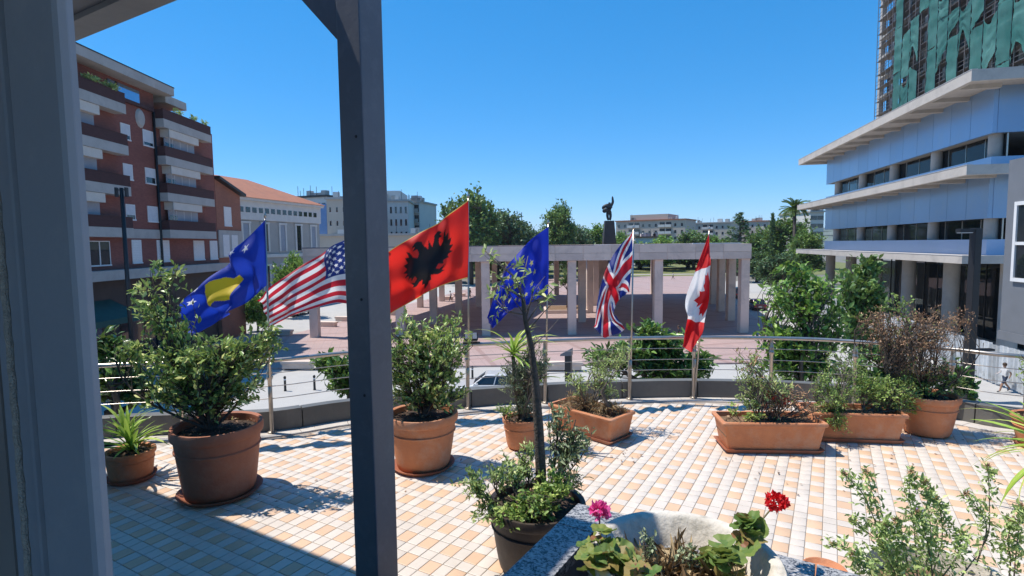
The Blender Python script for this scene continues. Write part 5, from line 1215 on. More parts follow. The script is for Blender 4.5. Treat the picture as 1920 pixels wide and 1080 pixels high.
for k in range(-7, 28): MB().box(0.06, 0.14, k*1.97 - 0.05, k*1.97 + 0.05, 0, 2.4).build('stake', 'scaffold', hd)
# ================================================================== street furniture
def street_lamp(loc, h, w, rz, label):
    o = empty('street_lamp', loc, rz, label, 'street lamp')
    MB().box(-w/2, w/2, -w/2, w/2, 0, h).build('pole', 'dark_metal', o, bevel=0.02)
    MB().box(-w/2 - 0.85, -w/2 - 0.002, -w*0.42, w*0.42, h - 0.22, h - 0.02).build('arm', 'dark_metal', o, bevel=0.01)
    MB().box(-w/2 - 0.8, -w/2 - 0.1, -w*0.36, w*0.36, h - 0.26, h - 0.222).build('lens', 'white_paint', o)
    MB().box(-w*0.9, w*0.9, -w*0.9, w*0.9, 0, 0.05).build('base_plate', 'dark_metal', o)
    return o
lp = PZ(1813, 752, STREET); l1 = street_lamp(lp, PD(1836, 428, lp.y).z - STREET, 0.40, R(3), 'tall black square street lamp with a short arm at the right')
zf = PD(1840, 658, lp.y).z - STREET
MB().box(0.2, 1.35, -0.18, 0.18, zf, zf + 0.12).build('lower_arm', 'dark_metal', l1, bevel=0.02)
kp = PZ(1066, 722, STREET)
kz = PD(1062, 656, kp.y).z - STREET
ko = empty('solar_post', kp, R(-20), 'black square post with a slanted top beyond the railing', 'post')
MB().box(-0.2, 0.2, -0.2, 0.2, 0, kz - 0.35).build('pole', 'dark_metal', ko)
mb = MB(); mb.add([(-0.5, -0.22, kz - 0.4), (0.24, -0.22, kz - 0.34), (0.24, 0.22, kz - 0.34), (-0.5, 0.22, kz - 0.4), (-0.5, -0.22, kz - 0.3), (0.24, -0.22, kz + 0.12), (0.24, 0.22, kz + 0.12), (-0.5, 0.22, kz - 0.3)], [(3,2,1,0),(4,5,6,7),(0,1,5,4),(1,2,6,5),(2,3,7,6),(3,0,4,7)]); mb.build('head', 'post_paint', ko)
lq = PD(240, 540, 34); lo = empty('street_lamp', (lq.x, lq.y, STREET), 0, 'slim dark street lamp with twin spotlights before the red block', 'street lamp')
lh = PD(240, 352, 34).z - STREET
MB().tube([(0, 0, 0), (0, 0, lh)], [0.14, 0.11], 10).build('pole', 'dark_metal', lo, smooth=True)
for sx in (-1, 1): MB().tube([(0.0, 0, lh - 0.15), (0.32*sx, -0.05, lh - 0.1), (0.36*sx, -0.1, lh - 0.1)], 0.03, 6).build('bracket', 'dark_metal', lo); MB().box(0.30*sx - 0.06, 0.30*sx + 0.06, -0.12, 0.1, lh - 0.55, lh + 0.02).build('spotlight', 'dark_metal', lo, bevel=0.01)
for k, (px, py) in enumerate([(535, 733), (590, 731), (848, 716), (886, 712)]):
    p = PZ(px, py, STREET); o = empty('bollard', p, 0, ['black street bollard nearest the big tub', 'black street bollard just left of the dark leafy crown', 'black street bollard behind the glossy shrub', 'black street bollard by the white car roof'][k], 'bollard', 'street bollards')
    MB().lathe([(0.0, 0.0), (0.09, 0.0), (0.075, 0.1), (0.07, 0.82), (0.085, 0.84), (0.085, 0.9), (0.05, 0.96), (0, 0.98)], 12).build('shaft', 'dark_metal', o, smooth=True, ang=40); MB().lathe([(0.072, 0.70), (0.078, 0.71), (0.078, 0.77), (0.072, 0.78)], 12).build('ring', 'white_paint', o)
# floodlight clamped to the railing
fp, fd, fn = on_edge(s_of(884, 769), 0.0, RZ)
fl = empty('floodlight', fp + Vector((0.06, 0, 0.03)), R(10), 'small black floodlight clamped on the railing near the red flag', 'floodlight')
MB().box(-0.10, 0.10, -0.05, 0.05, 0.03, 0.15).build('housing', 'dark_metal', fl, bevel=0.008).rotation_euler = (R(-25), 0, 0)
MB().box(-0.085, 0.085, -0.056, -0.051, 0.045, 0.135).build('lens', 'blind_grey', fl).rotation_euler = (R(-25), 0, 0); MB().box(-0.12, 0.13, -0.025, 0.025, -0.005, 0.012).build('bracket', 'dark_metal', fl)
# mast far behind the trees
q = PD(978, 398, 150); mo = empty('radio_mast', (q.x, q.y, STREET), 0, 'thin mast poking above the dark trees by the starred flag', 'mast')
MB().tube([(0, 0, 0), (0, 0, q.z - STREET)], [0.25, 0.1], 6).build('pole', 'scaffold', mo); MB().box(-0.5, 0.5, -0.05, 0.05, q.z - STREET - 1.2, q.z - STREET - 1.05).build('crossbar', 'scaffold', mo)
# ================================================================== cars
def paint(name, c, rough=0.3):
    m, nt, b, out = new_mat(name); b.inputs['Base Color'].default_value = (*c, 1); b.inputs['Roughness'].default_value = rough; b.inputs['Coat Weight'].default_value = 0.6; b.inputs['Metallic'].default_value = 0.2
    return m
M['car_white'] = paint('car_white', (0.62, 0.62, 0.62)); M['car_black'] = paint('car_black', (0.012, 0.013, 0.016)); M['car_maroon'] = paint('car_maroon', (0.07, 0.016, 0.022)); M['car_silver'] = paint('car_silver', (0.34, 0.35, 0.36)); M['car_blue'] = paint('car_blue', (0.03, 0.06, 0.16))
M['lamp_red'] = glass_mat('lamp_red', (0.35, 0.01, 0.01), 0.2); M['lamp_clear'] = glass_mat('lamp_clear', (0.6, 0.6, 0.6), 0.1)
def car(loc, rz, mat, label, suv=False, cat='car', group='parked cars'):
    o = empty('parked_car', loc, rz, label, cat, group)
    L, W, H = (4.6, 1.86, 1.75) if suv else (4.3, 1.76, 1.46)
    bz = 0.95 if suv else 0.85
    prof = [(-L/2, 0.38), (-L/2, bz*0.80), (-L/2 + 0.1, bz), (-L/2 + (0.25 if suv else 0.9), bz + 0.02), (L/2 - 1.25, bz + 0.02), (L/2 - 0.2, bz*0.83), (L/2, bz*0.62), (L/2, 0.36), (L/2 - 0.3, 0.26), (-L/2 + 0.3, 0.28)]
    rings = []
    for yy, s_ in ((-W/2, 0.94), (-W/2 + 0.10, 1.0), (W/2 - 0.10, 1.0), (W/2, 0.94)): rings.append([(x*(0.985 if s_ < 1 else 1), yy, 0.26 + (z - 0.26)*s_ + (0.02 if s_ < 1 else 0)) for x, z in prof])
    body = MB().loft(rings).build('body', mat, o, bevel=0.03)
    r0, r1 = (-L/2 + 0.15, L/2 - 1.2); q0, q1 = (-L/2 + (0.4 if suv else 1.0), L/2 - 1.95)
    if not suv: r0 = -L/2 + 0.55
    g = MB(); g.loft([[(r0, -W/2 + 0.06, bz + 0.025), (r1, -W/2 + 0.06, bz + 0.025), (r1, W/2 - 0.06, bz + 0.025), (r0, W/2 - 0.06, bz + 0.025)], [(q0, -W/2 + 0.24, H - 0.06), (q1, -W/2 + 0.24, H - 0.06), (q1, W/2 - 0.24, H - 0.06), (q0, W/2 - 0.24, H - 0.06)]]); g.build('windows', 'glass_dark', o, bevel=0.02)
    rf = MB().loft([[(q0 - 0.06, -W/2 + 0.22, H - 0.07), (q1 + 0.06, -W/2 + 0.22, H - 0.07), (q1 + 0.06, W/2 - 0.22, H - 0.07), (q0 - 0.06, W/2 - 0.22, H - 0.07)], [(q0 + 0.05, -W/2 + 0.32, H), (q1 - 0.12, -W/2 + 0.32, H), (q1 - 0.12, W/2 - 0.32, H), (q0 + 0.05, W/2 - 0.32, H)]]).build('roof', mat, o, bevel=0.02)
    for sy in (-1, 1):
        for (xa, za), (xb, zb_) in (((r1 - 0.02, bz + 0.02), (q1 + 0.02, H - 0.06)), ((r0 + 0.02, bz + 0.02), (q0 - 0.02, H - 0.06)), (((r0 + r1)/2, bz + 0.02), ((q0 + q1)/2, H - 0.06))):
            MB().tube([(xa, sy*(W/2 - 0.055), za), (xb, sy*(W/2 - 0.235), zb_)], 0.035, 5).build('pillar', mat, o)
        MB().box(L/2 - 0.10, L/2 + 0.012, sy*W*0.33 - 0.22, sy*W*0.33 + 0.22, bz*0.66, bz*0.79).build('headlight', 'lamp_clear', o, bevel=0.01)
        MB().box(-L/2 - 0.012, -L/2 + 0.1, sy*W*0.36 - 0.15, sy*W*0.36 + 0.15, bz*0.66, bz*0.86).build('tail_light', 'lamp_red', o, bevel=0.01)
        MB().box(r1 - 0.35, r1 - 0.15, sy*(W/2 + 0.08) - 0.08, sy*(W/2 + 0.08) + 0.08, bz, bz + 0.14).build('mirror', mat, o, bevel=0.02)
        for x in (L/2 - 0.85, -L/2 + 0.82):
            rr = 0.36 if suv else 0.31
            w = MB().lathe([(rr*0.6, -0.1), (rr*0.95, -0.1), (rr, -0.07), (rr, 0.07), (rr*0.95, 0.1), (rr*0.6, 0.1)], 22).build('wheel', 'black_rubber', o, smooth=True, ang=40)
            w.matrix_local = Matrix.Translation((x, sy*(W/2 - 0.09), rr)) @ Matrix.Rotation(R(90), 4, 'X')
            MB().lathe([(0, 0.085), (rr*0.25, 0.09), (rr*0.6, 0.075), (rr*0.62, 0.06)], 14).lathe([(0, -0.085), (rr*0.25, -0.09), (rr*0.6, -0.075), (rr*0.62, -0.06)], 14).build('rim', 'steel', w, smooth=True)
    MB().box(-L/2 - 0.015, -L/2 - 0.004, -0.26, 0.26, 0.52, 0.63).build('number_plate', 'white_paint', o)
    return o
def cpx(px, py): return PZ(px, py, STREET)
AZ = math.atan2(1, SH)
car(cpx(1386, 558), AZ, 'car_black', 'black off road vehicle, farther of two cars at the pergola corner', True)
car(cpx(1418, 580), AZ + R(4), 'car_maroon', 'dark maroon car, nearer of two cars at the pergola corner')
car(cpx(918, 742), R(178), 'car_white', 'white car roof just over the parapet behind the slim tree')
car(cpx(262, 672), R(60), 'car_white', 'white car behind the left shrub nearest the jamb')
car(cpx(428, 612), R(75), 'car_white', 'white car parked below the blue and yellow flag')
car(cpx(372, 600), R(75), 'car_silver', 'silver car parked before the red block behind the shrub')
car(cpx(560, 590), R(80), 'car_silver', 'silver car parked far behind the striped flag')
car(cpx(490, 598), R(78), 'car_blue', 'dark blue car parked behind the flagpole on the left')
# ================================================================== people and the statue
M['skin'] = pm('skin', (0.42, 0.24, 0.16), None, 5, 0.6); M['cloth_white'] = pm('cloth_white', (0.68, 0.68, 0.68), None, 8, 0.9); M['cloth_navy'] = pm('cloth_navy', (0.035, 0.05, 0.09), None, 8, 0.9); M['cloth_dark'] = pm('cloth_dark', (0.025, 0.025, 0.03), None, 8, 0.9); M['hair'] = pm('hair', (0.06, 0.035, 0.02), None, 20, 0.7); M['shoe'] = pm('shoe', (0.04, 0.04, 0.045), None, 8, 0.7); M['bronze'] = pm('bronze', (0.030, 0.034, 0.038), (0.02, 0.024, 0.026), 1.2, 0.5, metal=0.5); M['pedestal'] = pm('pedestal', (0.055, 0.05, 0.05), (0.04, 0.037, 0.037), 0.5, 0.7)
def skin_mesh(name, verts, edges, radii, root=0, sub=2):
    me = bpy.data.meshes.new(name); me.from_pydata(verts, edges, [])
    o = bpy.data.objects.new(name, me); COL.objects.link(o)
    o.modifiers.new('skin', 'SKIN'); 
    for i, r in enumerate(radii): me.skin_vertices[0].data[i].radius = (r, r) if isinstance(r, (int, float)) else r
    me.skin_vertices[0].data[root].use_root = True
    sb = o.modifiers.new('sub', 'SUBSURF'); sb.levels = sub; sb.render_levels = sub
    dg = bpy.context.evaluated_depsgraph_get(); ev = o.evaluated_get(dg)
    res = bpy.data.meshes.new_from_object(ev)
    bpy.data.objects.remove(o); res.name = name
    res.polygons.foreach_set('use_smooth', [True]*len(res.polygons))
    return res
def person(loc, rz, label, top='cloth_white', legs='cloth_navy', shorts=True, stride=0.32, h=1.75):
    o = empty('person', loc, rz, label, 'person')
    s = h / 1.75; k = stride
    # facing +x; one vertex per joint
    J = {'pelvis': (0, 0, 0.95), 'waist': (0, 0, 1.10), 'chest': (0.03, 0, 1.32), 'neck': (0.04, 0, 1.48), 'headb': (0.06, 0, 1.58), 'head': (0.07, 0, 1.68),
         'hipL': (0, 0.10, 0.92), 'kneeL': (k*0.75, 0.10, 0.52), 'ankL': (k*1.1, 0.10, 0.10), 'toeL': (k*1.1 + 0.17, 0.11, 0.05),
         'hipR': (0, -0.10, 0.92), 'kneeR': (-k*0.35, -0.10, 0.50), 'ankR': (-k*1.25, -0.10, 0.18), 'toeR': (-k*1.25 + 0.14, -0.11, 0.05),
         'shL': (0.02, 0.19, 1.42), 'elL': (-k*0.45, 0.24, 1.17), 'wrL': (-k*0.2, 0.24, 0.96), 'haL': (-k*0.1, 0.23, 0.87),
         'shR': (0.02, -0.19, 1.42), 'elR': (k*0.25, -0.24, 1.17), 'wrR': (k*0.95, -0.23, 1.05), 'haR': (k*1.2, -0.22, 1.06)}
    E = [('pelvis', 'waist'), ('waist', 'chest'), ('chest', 'neck'), ('neck', 'headb'), ('headb', 'head'), ('pelvis', 'hipL'), ('hipL', 'kneeL'), ('kneeL', 'ankL'), ('ankL', 'toeL'), ('pelvis', 'hipR'), ('hipR', 'kneeR'), ('kneeR', 'ankR'), ('ankR', 'toeR'), ('chest', 'shL'), ('shL', 'elL'), ('elL', 'wrL'), ('wrL', 'haL'), ('chest', 'shR'), ('shR', 'elR'), ('elR', 'wrR'), ('wrR', 'haR')]
    RD = {'pelvis': .15, 'waist': .14, 'chest': .16, 'neck': .06, 'headb': .085, 'head': .10, 'hip': .10, 'knee': .065, 'ank': .042, 'toe': .035, 'sh': .065, 'el': .045, 'wr': .032, 'ha': .035}
    names = list(J); vs = [tuple(c*s for c in J[n]) for n in names]
    rd = [RD.get(n, RD.get(n[:-1], 0.05))*s for n in names]
    me = skin_mesh('body', vs, [(names.index(a), names.index(b)) for a, b in E], rd)
    for mm in (top, legs, 'skin', 'shoe'): me.materials.append(M[mm])
    for p in me.polygons:
        z = p.center.z / s; y = abs(p.center.y) / s
        if z > 1.50: i = 2
        elif z > 1.0 and y < 0.22: i = 0
        elif y > 0.20 and z > 1.28: i = 0
        elif y > 0.185 and z > 0.80: i = 2
        elif z > (0.56 if shorts else 0.12): i = 1
        elif z > 0.11: i = 2
        else: i = 3
        p.material_index = i
    link('body', me, o)
    hm = MB(); hm.lathe([(0.0, 0.125), (0.05, 0.118), (0.09, 0.085), (0.112, 0.03), (0.112, -0.03), (0.095, -0.06)], 14); hr = hm.build('hair', 'hair', o, smooth=True); hr.location = (0.055*s, 0, 1.68*s); hr.rotation_euler = (0, R(-12), 0)
    return o
person(PZ(1883, 735, STREET), R(178), 'walker in a white t-shirt and dark shorts crossing by the hoarding')
p2 = person(PZ(881, 560, STREET + 0.12), R(40), 'far walker in dark clothes under the pergola near the red flag', 'cloth_dark', 'cloth_dark', False, 0.25)
person(PZ(1086, 552, STREET + 0.12), R(100), 'far walker in pale top between the pergola columns', 'cloth_white', 'cloth_dark', False, 0.2)
person(PZ(1100, 551, STREET + 0.12), R(80), 'far companion in dark clothes between the pergola columns', 'cloth_dark', 'cloth_navy', False, 0.2)
person(PZ(845, 566, STREET + 0.12), R(200), 'far walker in a pale top near the small stone benches', 'cloth_white', 'cloth_navy', False, 0.22)
person(PZ(1170, 530, STREET + 0.12), R(20), 'tiny far walker on the sunny square left of the crossed flag', 'cloth_dark', 'cloth_navy', False, 0.22)
person(PZ(1262, 524, STREET + 0.12), R(160), 'tiny far walker in white on the sunny square', 'cloth_white', 'cloth_dark', False, 0.22)
person(PZ(1273, 648, STREET + 0.12), R(170), 'person in dark clothes at the pergola edge left of the maple leaf flag', 'cloth_dark', 'cloth_dark', False, 0.15)
# statue on its tapered plinth
sp_ = PD(1142, 460, 150); sb_ = Vector((sp_.x, sp_.y, STREET)); zt_ = PD(1142, 414, 150).z - STREET; hz = PD(1142, 371, 150).z - STREET - zt_
so = empty('monument', sb_, 0, 'dark bronze figure with one arm raised on a tapered dark plinth', 'statue')
MB().loft([[(-2.0, -1.6, 0), (2.0, -1.6, 0), (2.0, 1.6, 0), (-2.0, 1.6, 0)], [(-1.75, -1.4, zt_*0.55), (1.75, -1.4, zt_*0.55), (1.75, 1.4, zt_*0.55), (-1.75, 1.4, zt_*0.55)], [(-1.2, -1.0, zt_), (1.2, -1.0, zt_), (1.2, 1.0, zt_), (-1.2, 1.0, zt_)]]).build('plinth', 'pedestal', so)
f = hz / 1.80
V_ = [(0.0,0,0.72),(0.0,0,0.9),(0.02,0,1.1),(0.04,0,1.28),(0.05,0,1.36),(0.06,0,1.46), (0.1,0.05,0.7),(0.16,0.05,0.38),(0.1,0.02,0.02), (-0.09,-0.05,0.7),(-0.12,-0.05,0.36),(-0.03,-0.02,0.02), (0.22,0,1.24),(0.33,0,1.48),(0.30,0,1.72),(0.29,0,1.93), (-0.18,0,1.22),(-0.42,0.02,1.08),(-0.52,0.02,0.92), (-0.3,-0.1,0.85),(-0.50,-0.12,0.66)]
E_ = [(0,1),(1,2),(2,3),(3,4),(4,5),(0,6),(6,7),(7,8),(0,9),(9,10),(10,11),(2,12),(12,13),(13,14),(14,15),(2,16),(16,17),(17,18),(1,19),(19,20)]
R_ = [.22,.22,.26,.09,.10,.12,.14,.11,.09,.14,.11,.09,.13,.11,.09,.05,.17,.17,.07,.24,.14]
sm_ = skin_mesh('figure', [tuple(c*f for c in v) for v in V_], E_, [r*f for r in R_])
link('figure', sm_, so, 'bronze', loc=(-0.1, 0, zt_))
# ================================================================== flags
def cloth_mat():
    m, nt, b, out = new_mat('flag_cloth')
    at = N(nt, 'ShaderNodeAttribute', attribute_name='print')
    nt.links.new(at.outputs['Color'], b.inputs['Base Color']); b.inputs['Roughness'].default_value = 0.62; b.inputs['Sheen Weight'].default_value = 0.15
    tl = N(nt, 'ShaderNodeBsdfTranslucent'); nt.links.new(at.outputs['Color'], tl.inputs[0])
    mx = N(nt, 'ShaderNodeMixShader'); mx.inputs[0].default_value = 0.5
    tc = N(nt, 'ShaderNodeTexCoord'); n3 = N(nt, 'ShaderNodeTexNoise', Scale=9.0, Detail=4.0); nt.links.new(tc.outputs['Object'], n3.inputs['Vector'])
    bp = N(nt, 'ShaderNodeBump', Strength=0.35, Distance=0.02); nt.links.new(n3.outputs[0], bp.inputs['Height']); nt.links.new(bp.outputs[0], b.inputs['Normal'])
    nt.links.new(b.outputs[0], mx.inputs[1]); nt.links.new(tl.outputs[0], mx.inputs[2]); nt.links.new(mx.outputs[0], out.inputs[0])
    return m
M['flag_cloth'] = cloth_mat()
def inpoly(x, y, poly):
    c = np.zeros(x.shape, bool); n = len(poly)
    for i in range(n):
        x0, y0 = poly[i]; x1, y1 = poly[(i+1) % n]
        if y0 == y1: continue
        t = (y0 > y) != (y1 > y)
        c ^= t & (x < (x1 - x0) * (y - y0) / (y1 - y0) + x0)
    return c
def star(cx, cy, r, k=5, rot=-90, inner=0.40):
    return [(cx + (r if i % 2 == 0 else r*inner)*math.cos(R(rot + i*180/k)), cy + (r if i % 2 == 0 else r*inner)*math.sin(R(rot + i*180/k))) for i in range(2*k)]
# every print: x from hoist (0) to fly (asp), y from top (0) to bottom (1)
def put(col, mask, c): col[mask] = c
BLUE_K, GOLD, WHITE = (0.012, 0.045, 0.40), (0.75, 0.55, 0.02), (0.80, 0.80, 0.80)
def print_kosovo(x, y, asp):
    c = np.empty(x.shape + (3,)); c[:] = BLUE_K
    mp = [(0.70, 0.30), (0.78, 0.33), (0.80, 0.40), (0.90, 0.44), (0.98, 0.52), (0.94, 0.60), (0.98, 0.66), (0.90, 0.74), (0.80, 0.72), (0.74, 0.80), (0.64, 0.84), (0.60, 0.76), (0.55, 0.66), (0.46, 0.60), (0.50, 0.50), (0.58, 0.48), (0.62, 0.38)]
    put(c, inpoly(x, y, [(0.82 + (a - 0.72)*0.82 + 0.012*math.sin(31*a + 17*b), 0.50 + (b - 0.57)*0.82 + 0.012*math.sin(23*b + 11*a)) for a, b in mp]), GOLD)
    for k in range(6):
        a = R(-140 + k*20); put(c, inpoly(x, y, star(0.72 + 0.52*math.cos(a), 0.62 + 0.50*math.sin(a), 0.048)), WHITE)
    return c
def print_stripes(x, y, asp):
    c = np.empty(x.shape + (3,)); red = ((y*13).astype(int) % 2 == 0); c[:] = WHITE; put(c, red, (0.52, 0.02, 0.04))
    cant = (x < 0.76*asp/1.9) & (y < 7/13); put(c, cant, (0.018, 0.04, 0.20))
    for r_ in range(9):
        n = 6 if r_ % 2 == 0 else 5
        for k in range(n):
            sx = (0.063 + (0 if n == 6 else 0.063) + k*0.126)*asp/1.9; sy = 0.054*(r_ + 1); put(c, inpoly(x, y, star(sx, sy, 0.036)), WHITE)
    return c
def print_eagle(x, y, asp):
    c = np.empty(x.shape + (3,)); c[:] = (0.74, 0.025, 0.018)
    half = [(0.0, 0.20), (0.02, 0.30), (0.05, 0.24), (0.07, 0.17), (0.13, 0.14), (0.20, 0.19), (0.15, 0.20), (0.19, 0.235), (0.13, 0.235), (0.11, 0.29), (0.13, 0.34), (0.20, 0.30), (0.25, 0.22), (0.29, 0.19), (0.27, 0.27), (0.33, 0.25), (0.30, 0.33), (0.36, 0.33), (0.31, 0.40), (0.37, 0.42), (0.30, 0.46), (0.35, 0.50), (0.27, 0.51), (0.30, 0.56), (0.22, 0.55), (0.24, 0.61), (0.16, 0.57), (0.14, 0.62), (0.20, 0.66), (0.26, 0.63), (0.24, 0.69), (0.28, 0.72), (0.20, 0.73), (0.13, 0.69), (0.08, 0.68), (0.11, 0.76), (0.06, 0.76), (0.05, 0.83), (0.0, 0.88)]
    ea = [(asp*0.5 + a, b) for a, b in half] + [(asp*0.5 - a, b) for a, b in half[::-1]]
    put(c, inpoly(x, y, ea), (0.012, 0.012, 0.014))
    fr = (y < 0.022) | (y > 0.978) | (x > asp - 0.03); put(c, fr, (0.70, 0.50, 0.12))
    return c
def print_ring(x, y, asp):
    c = np.empty(x.shape + (3,)); c[:] = (0.010, 0.03, 0.42)
    for k in range(12):
        a = R(30*k); put(c, inpoly(x, y, star(asp/2 + 0.31*math.cos(a), 0.5 + 0.31*math.sin(a), 0.050)), (0.50, 0.46, 0.16))
    return c
def print_union(x, y, asp):
    c = np.empty(x.shape + (3,)); c[:] = (0.012, 0.03, 0.22)
    X = x - asp/2; Y = y - 0.5; Lh = math.hypot(asp, 1)
    d1 = (X*1 - Y*asp) / Lh; d2 = (X*1 + Y*asp) / Lh
    put(c, (abs(d1) < 0.1) | (abs(d2) < 0.1), WHITE)
    r1 = (((d1 > 0) & (d1 < 0.066)) if False else (abs(d1) < 0.04)) | (abs(d2) < 0.04); put(c, r1, (0.58, 0.015, 0.03))
    put(c, (abs(X) < 0.166) | (abs(Y) < 0.166), WHITE); put(c, (abs(X) < 0.1) | (abs(Y) < 0.1), (0.58, 0.015, 0.03))
    return c
def print_maple(x, y, asp):
    c = np.empty(x.shape + (3,)); c[:] = WHITE; put(c, (x < asp*0.25) | (x > asp*0.75), (0.66, 0.012, 0.015))
    h = [(0.0, -0.40), (0.075, -0.26), (0.145, -0.295), (0.11, -0.10), (0.20, -0.19), (0.225, -0.14), (0.33, -0.16), (0.295, -0.06), (0.345, -0.02), (0.17, 0.125), (0.19, 0.18), (0.02, 0.155), (0.02, 0.36), (0.0, 0.36)]
    put(c, inpoly(x, y, [(asp/2 + a, 0.5 + b*1.1) for a, b in h] + [(asp/2 - a, 0.5 + b*1.1) for a, b in h[::-1]]), (0.66, 0.012, 0.015))
    return c
def crom(P, t):
    """Catmull-Rom through the rows of P (k, ...) at parameters t in 0..1"""
    k = len(P); q = np.clip(t*(k-1), 0, k - 1 - 1e-6); i = q.astype(int); f_ = (q - i)
    g = lambda j: P[np.clip(j, 0, k-1)]
    sh = (-1,) + (1,)*(P.ndim - 1); f_ = f_.reshape(sh)
    p0, p1, p2, p3 = g(i-1), g(i), g(i+1), g(i+2)
    return 0.5*((2*p1) + (p2-p0)*f_ + (2*p0-5*p1+4*p2-p3)*f_**2 + (3*p1-p0-3*p2+p3)*f_**3)
def flag(label, pole_top, pole_foot_s, cols, printer, asp, vmap=(0.0, 1.0), umap=(0.0, 1.0), waves=(0.06, 3.0, 0.4), seed=0, drift=-0.35, thick_y=0.0):
    foot, d, n_ = on_edge(pole_foot_s, -0.05, 0.0)
    y0 = foot.y
    o = empty('flag', foot, 0, label, 'flag', 'national flags on the railing')
    tp_ = PD(*pole_top, y0 + 0.02)
    MB().tube([(0, 0, 0.01), tuple((tp_ - foot)*0.5), tuple(tp_ - foot)], [0.014, 0.013, 0.011], 8).build('pole', 'steel', o, smooth=True)
    MB().lathe([(0.0, 0.07), (0.012, 0.05), (0.02, 0.025), (0.012, 0.0), (0.0, -0.005)], 10).build('finial', 'steel', o, smooth=True, loc=tuple(tp_ - foot))
    MB().lathe([(0.024, 0.0), (0.024, 0.12), (0.017, 0.13)], 10).build('socket', 'steel', o, smooth=True, loc=(0, 0, 0.5))
    K = len(cols); G = np.zeros((K, 3, 3))
    for i, cc in enumerate(cols):
        for j, (px, py) in enumerate(cc):
            G[i, j] = PD(px, py, y0 + drift*(i/(K-1)))
    nu, nv = 190, 120
    u = np.linspace(0, 1, nu + 1); v = np.linspace(0, 1, nv + 1)
    A = crom(G, u); S = crom(np.swapaxes(A, 0, 1), v); S = np.swapaxes(S, 0, 1)         # (nu+1, nv+1, 3)
    U, Vv = np.meshgrid(u, v, indexing='ij')
    amp, fr, ph = waves; rg = np.random.default_rng(seed)
    w = amp*np.sin(2*math.pi*(fr*U + ph*Vv + 0.13*seed))*np.minimum(1, U*3) + amp*0.55*np.sin(2*math.pi*(fr*1.9*U - 0.7*Vv + 0.31*seed))*np.minimum(1, U*2) + amp*0.4*np.sin(2*math.pi*(2.3*Vv + 0.8*U))*np.minimum(1, U*2.5)
    S[..., 1] += w; S[..., 0] += 0.25*w*np.sin(3*U); S[..., 2] += 0.12*w
    c = printer((umap[0] + (umap[1] - umap[0])*U)*asp, vmap[0] + (vmap[1] - vmap[0])*Vv, asp)
    idx = np.arange((nu+1)*(nv+1)).reshape(nu+1, nv+1)
    F = np.stack([idx[:-1, :-1], idx[1:, :-1], idx[1:, 1:], idx[:-1, 1:]], -1).reshape(-1, 4)
    me = np_mesh('cloth', S.reshape(-1, 3) - np.array(foot), F, 'flag_cloth', smooth=True)
    a = me.attributes.new('print', 'FLOAT_COLOR', 'POINT'); a.data.foreach_set('color', np.concatenate([c.reshape(-1, 3), np.ones((c.shape[0]*c.shape[1], 1))], 1).astype(np.float32).ravel())
    link('cloth', me, o)
    return o
so_ = lambda px, py: s_of(px, py)
flag('deep blue flag with a gold map and white stars above the left shrub', (497, 408), so_(513, 812), [[(497, 412), (499, 478), (500, 535)], [(438, 472), (466, 520), (462, 566)], [(380, 533), (408, 562), (424, 592)], [(322, 596), (346, 612), (374, 624)]], print_kosovo, 1.4, vmap=(0.16, 1.0), waves=(0.085, 2.2, 0.5), seed=1)
flag('red and white striped flag with starred blue canton behind the roof post', (704, 424), so_(700, 786), [[(706, 428), (706, 500), (708, 572)], [(622, 462), (622, 515), (626, 570)], [(545, 512), (552, 556), (560, 587)], [(478, 566), (494, 590), (507, 613)]], print_stripes, 1.9, waves=(0.07, 2.0, 0.3), seed=2)
flag('red flag with black double headed eagle right of the roof post', (878, 371), so_(877, 770), [[(878, 375), (879, 450), (877, 521)], [(828, 412), (832, 480), (818, 540)], [(770, 446), (776, 512), (778, 562)], [(702, 492), (708, 550), (728, 590)]], print_eagle, 1.4, waves=(0.085, 1.8, 0.6), seed=3)
flag('blue flag with a ring of gold stars behind the slim tree', (1028, 420), so_(1028, 758), [[(1028, 425), (1029, 490), (1028, 552)], [(984, 460), (996, 515), (992, 568)], [(943, 515), (953, 552), (957, 583)], [(914, 594), (918, 606), (925, 616)]], print_ring, 1.5, umap=(0.0, 1.0), waves=(0.085, 2.2, 0.4), seed=4)
flag('blue flag with red and white crosses drooping above the railing', (1188, 430), so_(1173, 751), [[(1187, 434), (1185, 490), (1180, 548)], [(1148, 482), (1160, 520), (1166, 556)], [(1126, 536), (1138, 562), (1152, 584)], [(1113, 614), (1136, 634), (1172, 617)]], print_union, 1.7, waves=(0.09, 2.4, 0.5), seed=5)
flag('red and white flag with red maple leaf hanging at the right', (1330, 432), so_(1310, 749), [[(1329, 438), (1330, 452), (1331, 474)], [(1304, 511), (1318, 504), (1331, 497)], [(1285, 566), (1308, 562), (1330, 556)], [(1289, 598), (1304, 604), (1320, 602)], [(1280, 650), (1295, 655), (1311, 634)]], print_maple, 1.7, vmap=(-0.25, 0.62), waves=(0.07, 1.6, 0.7), seed=6)
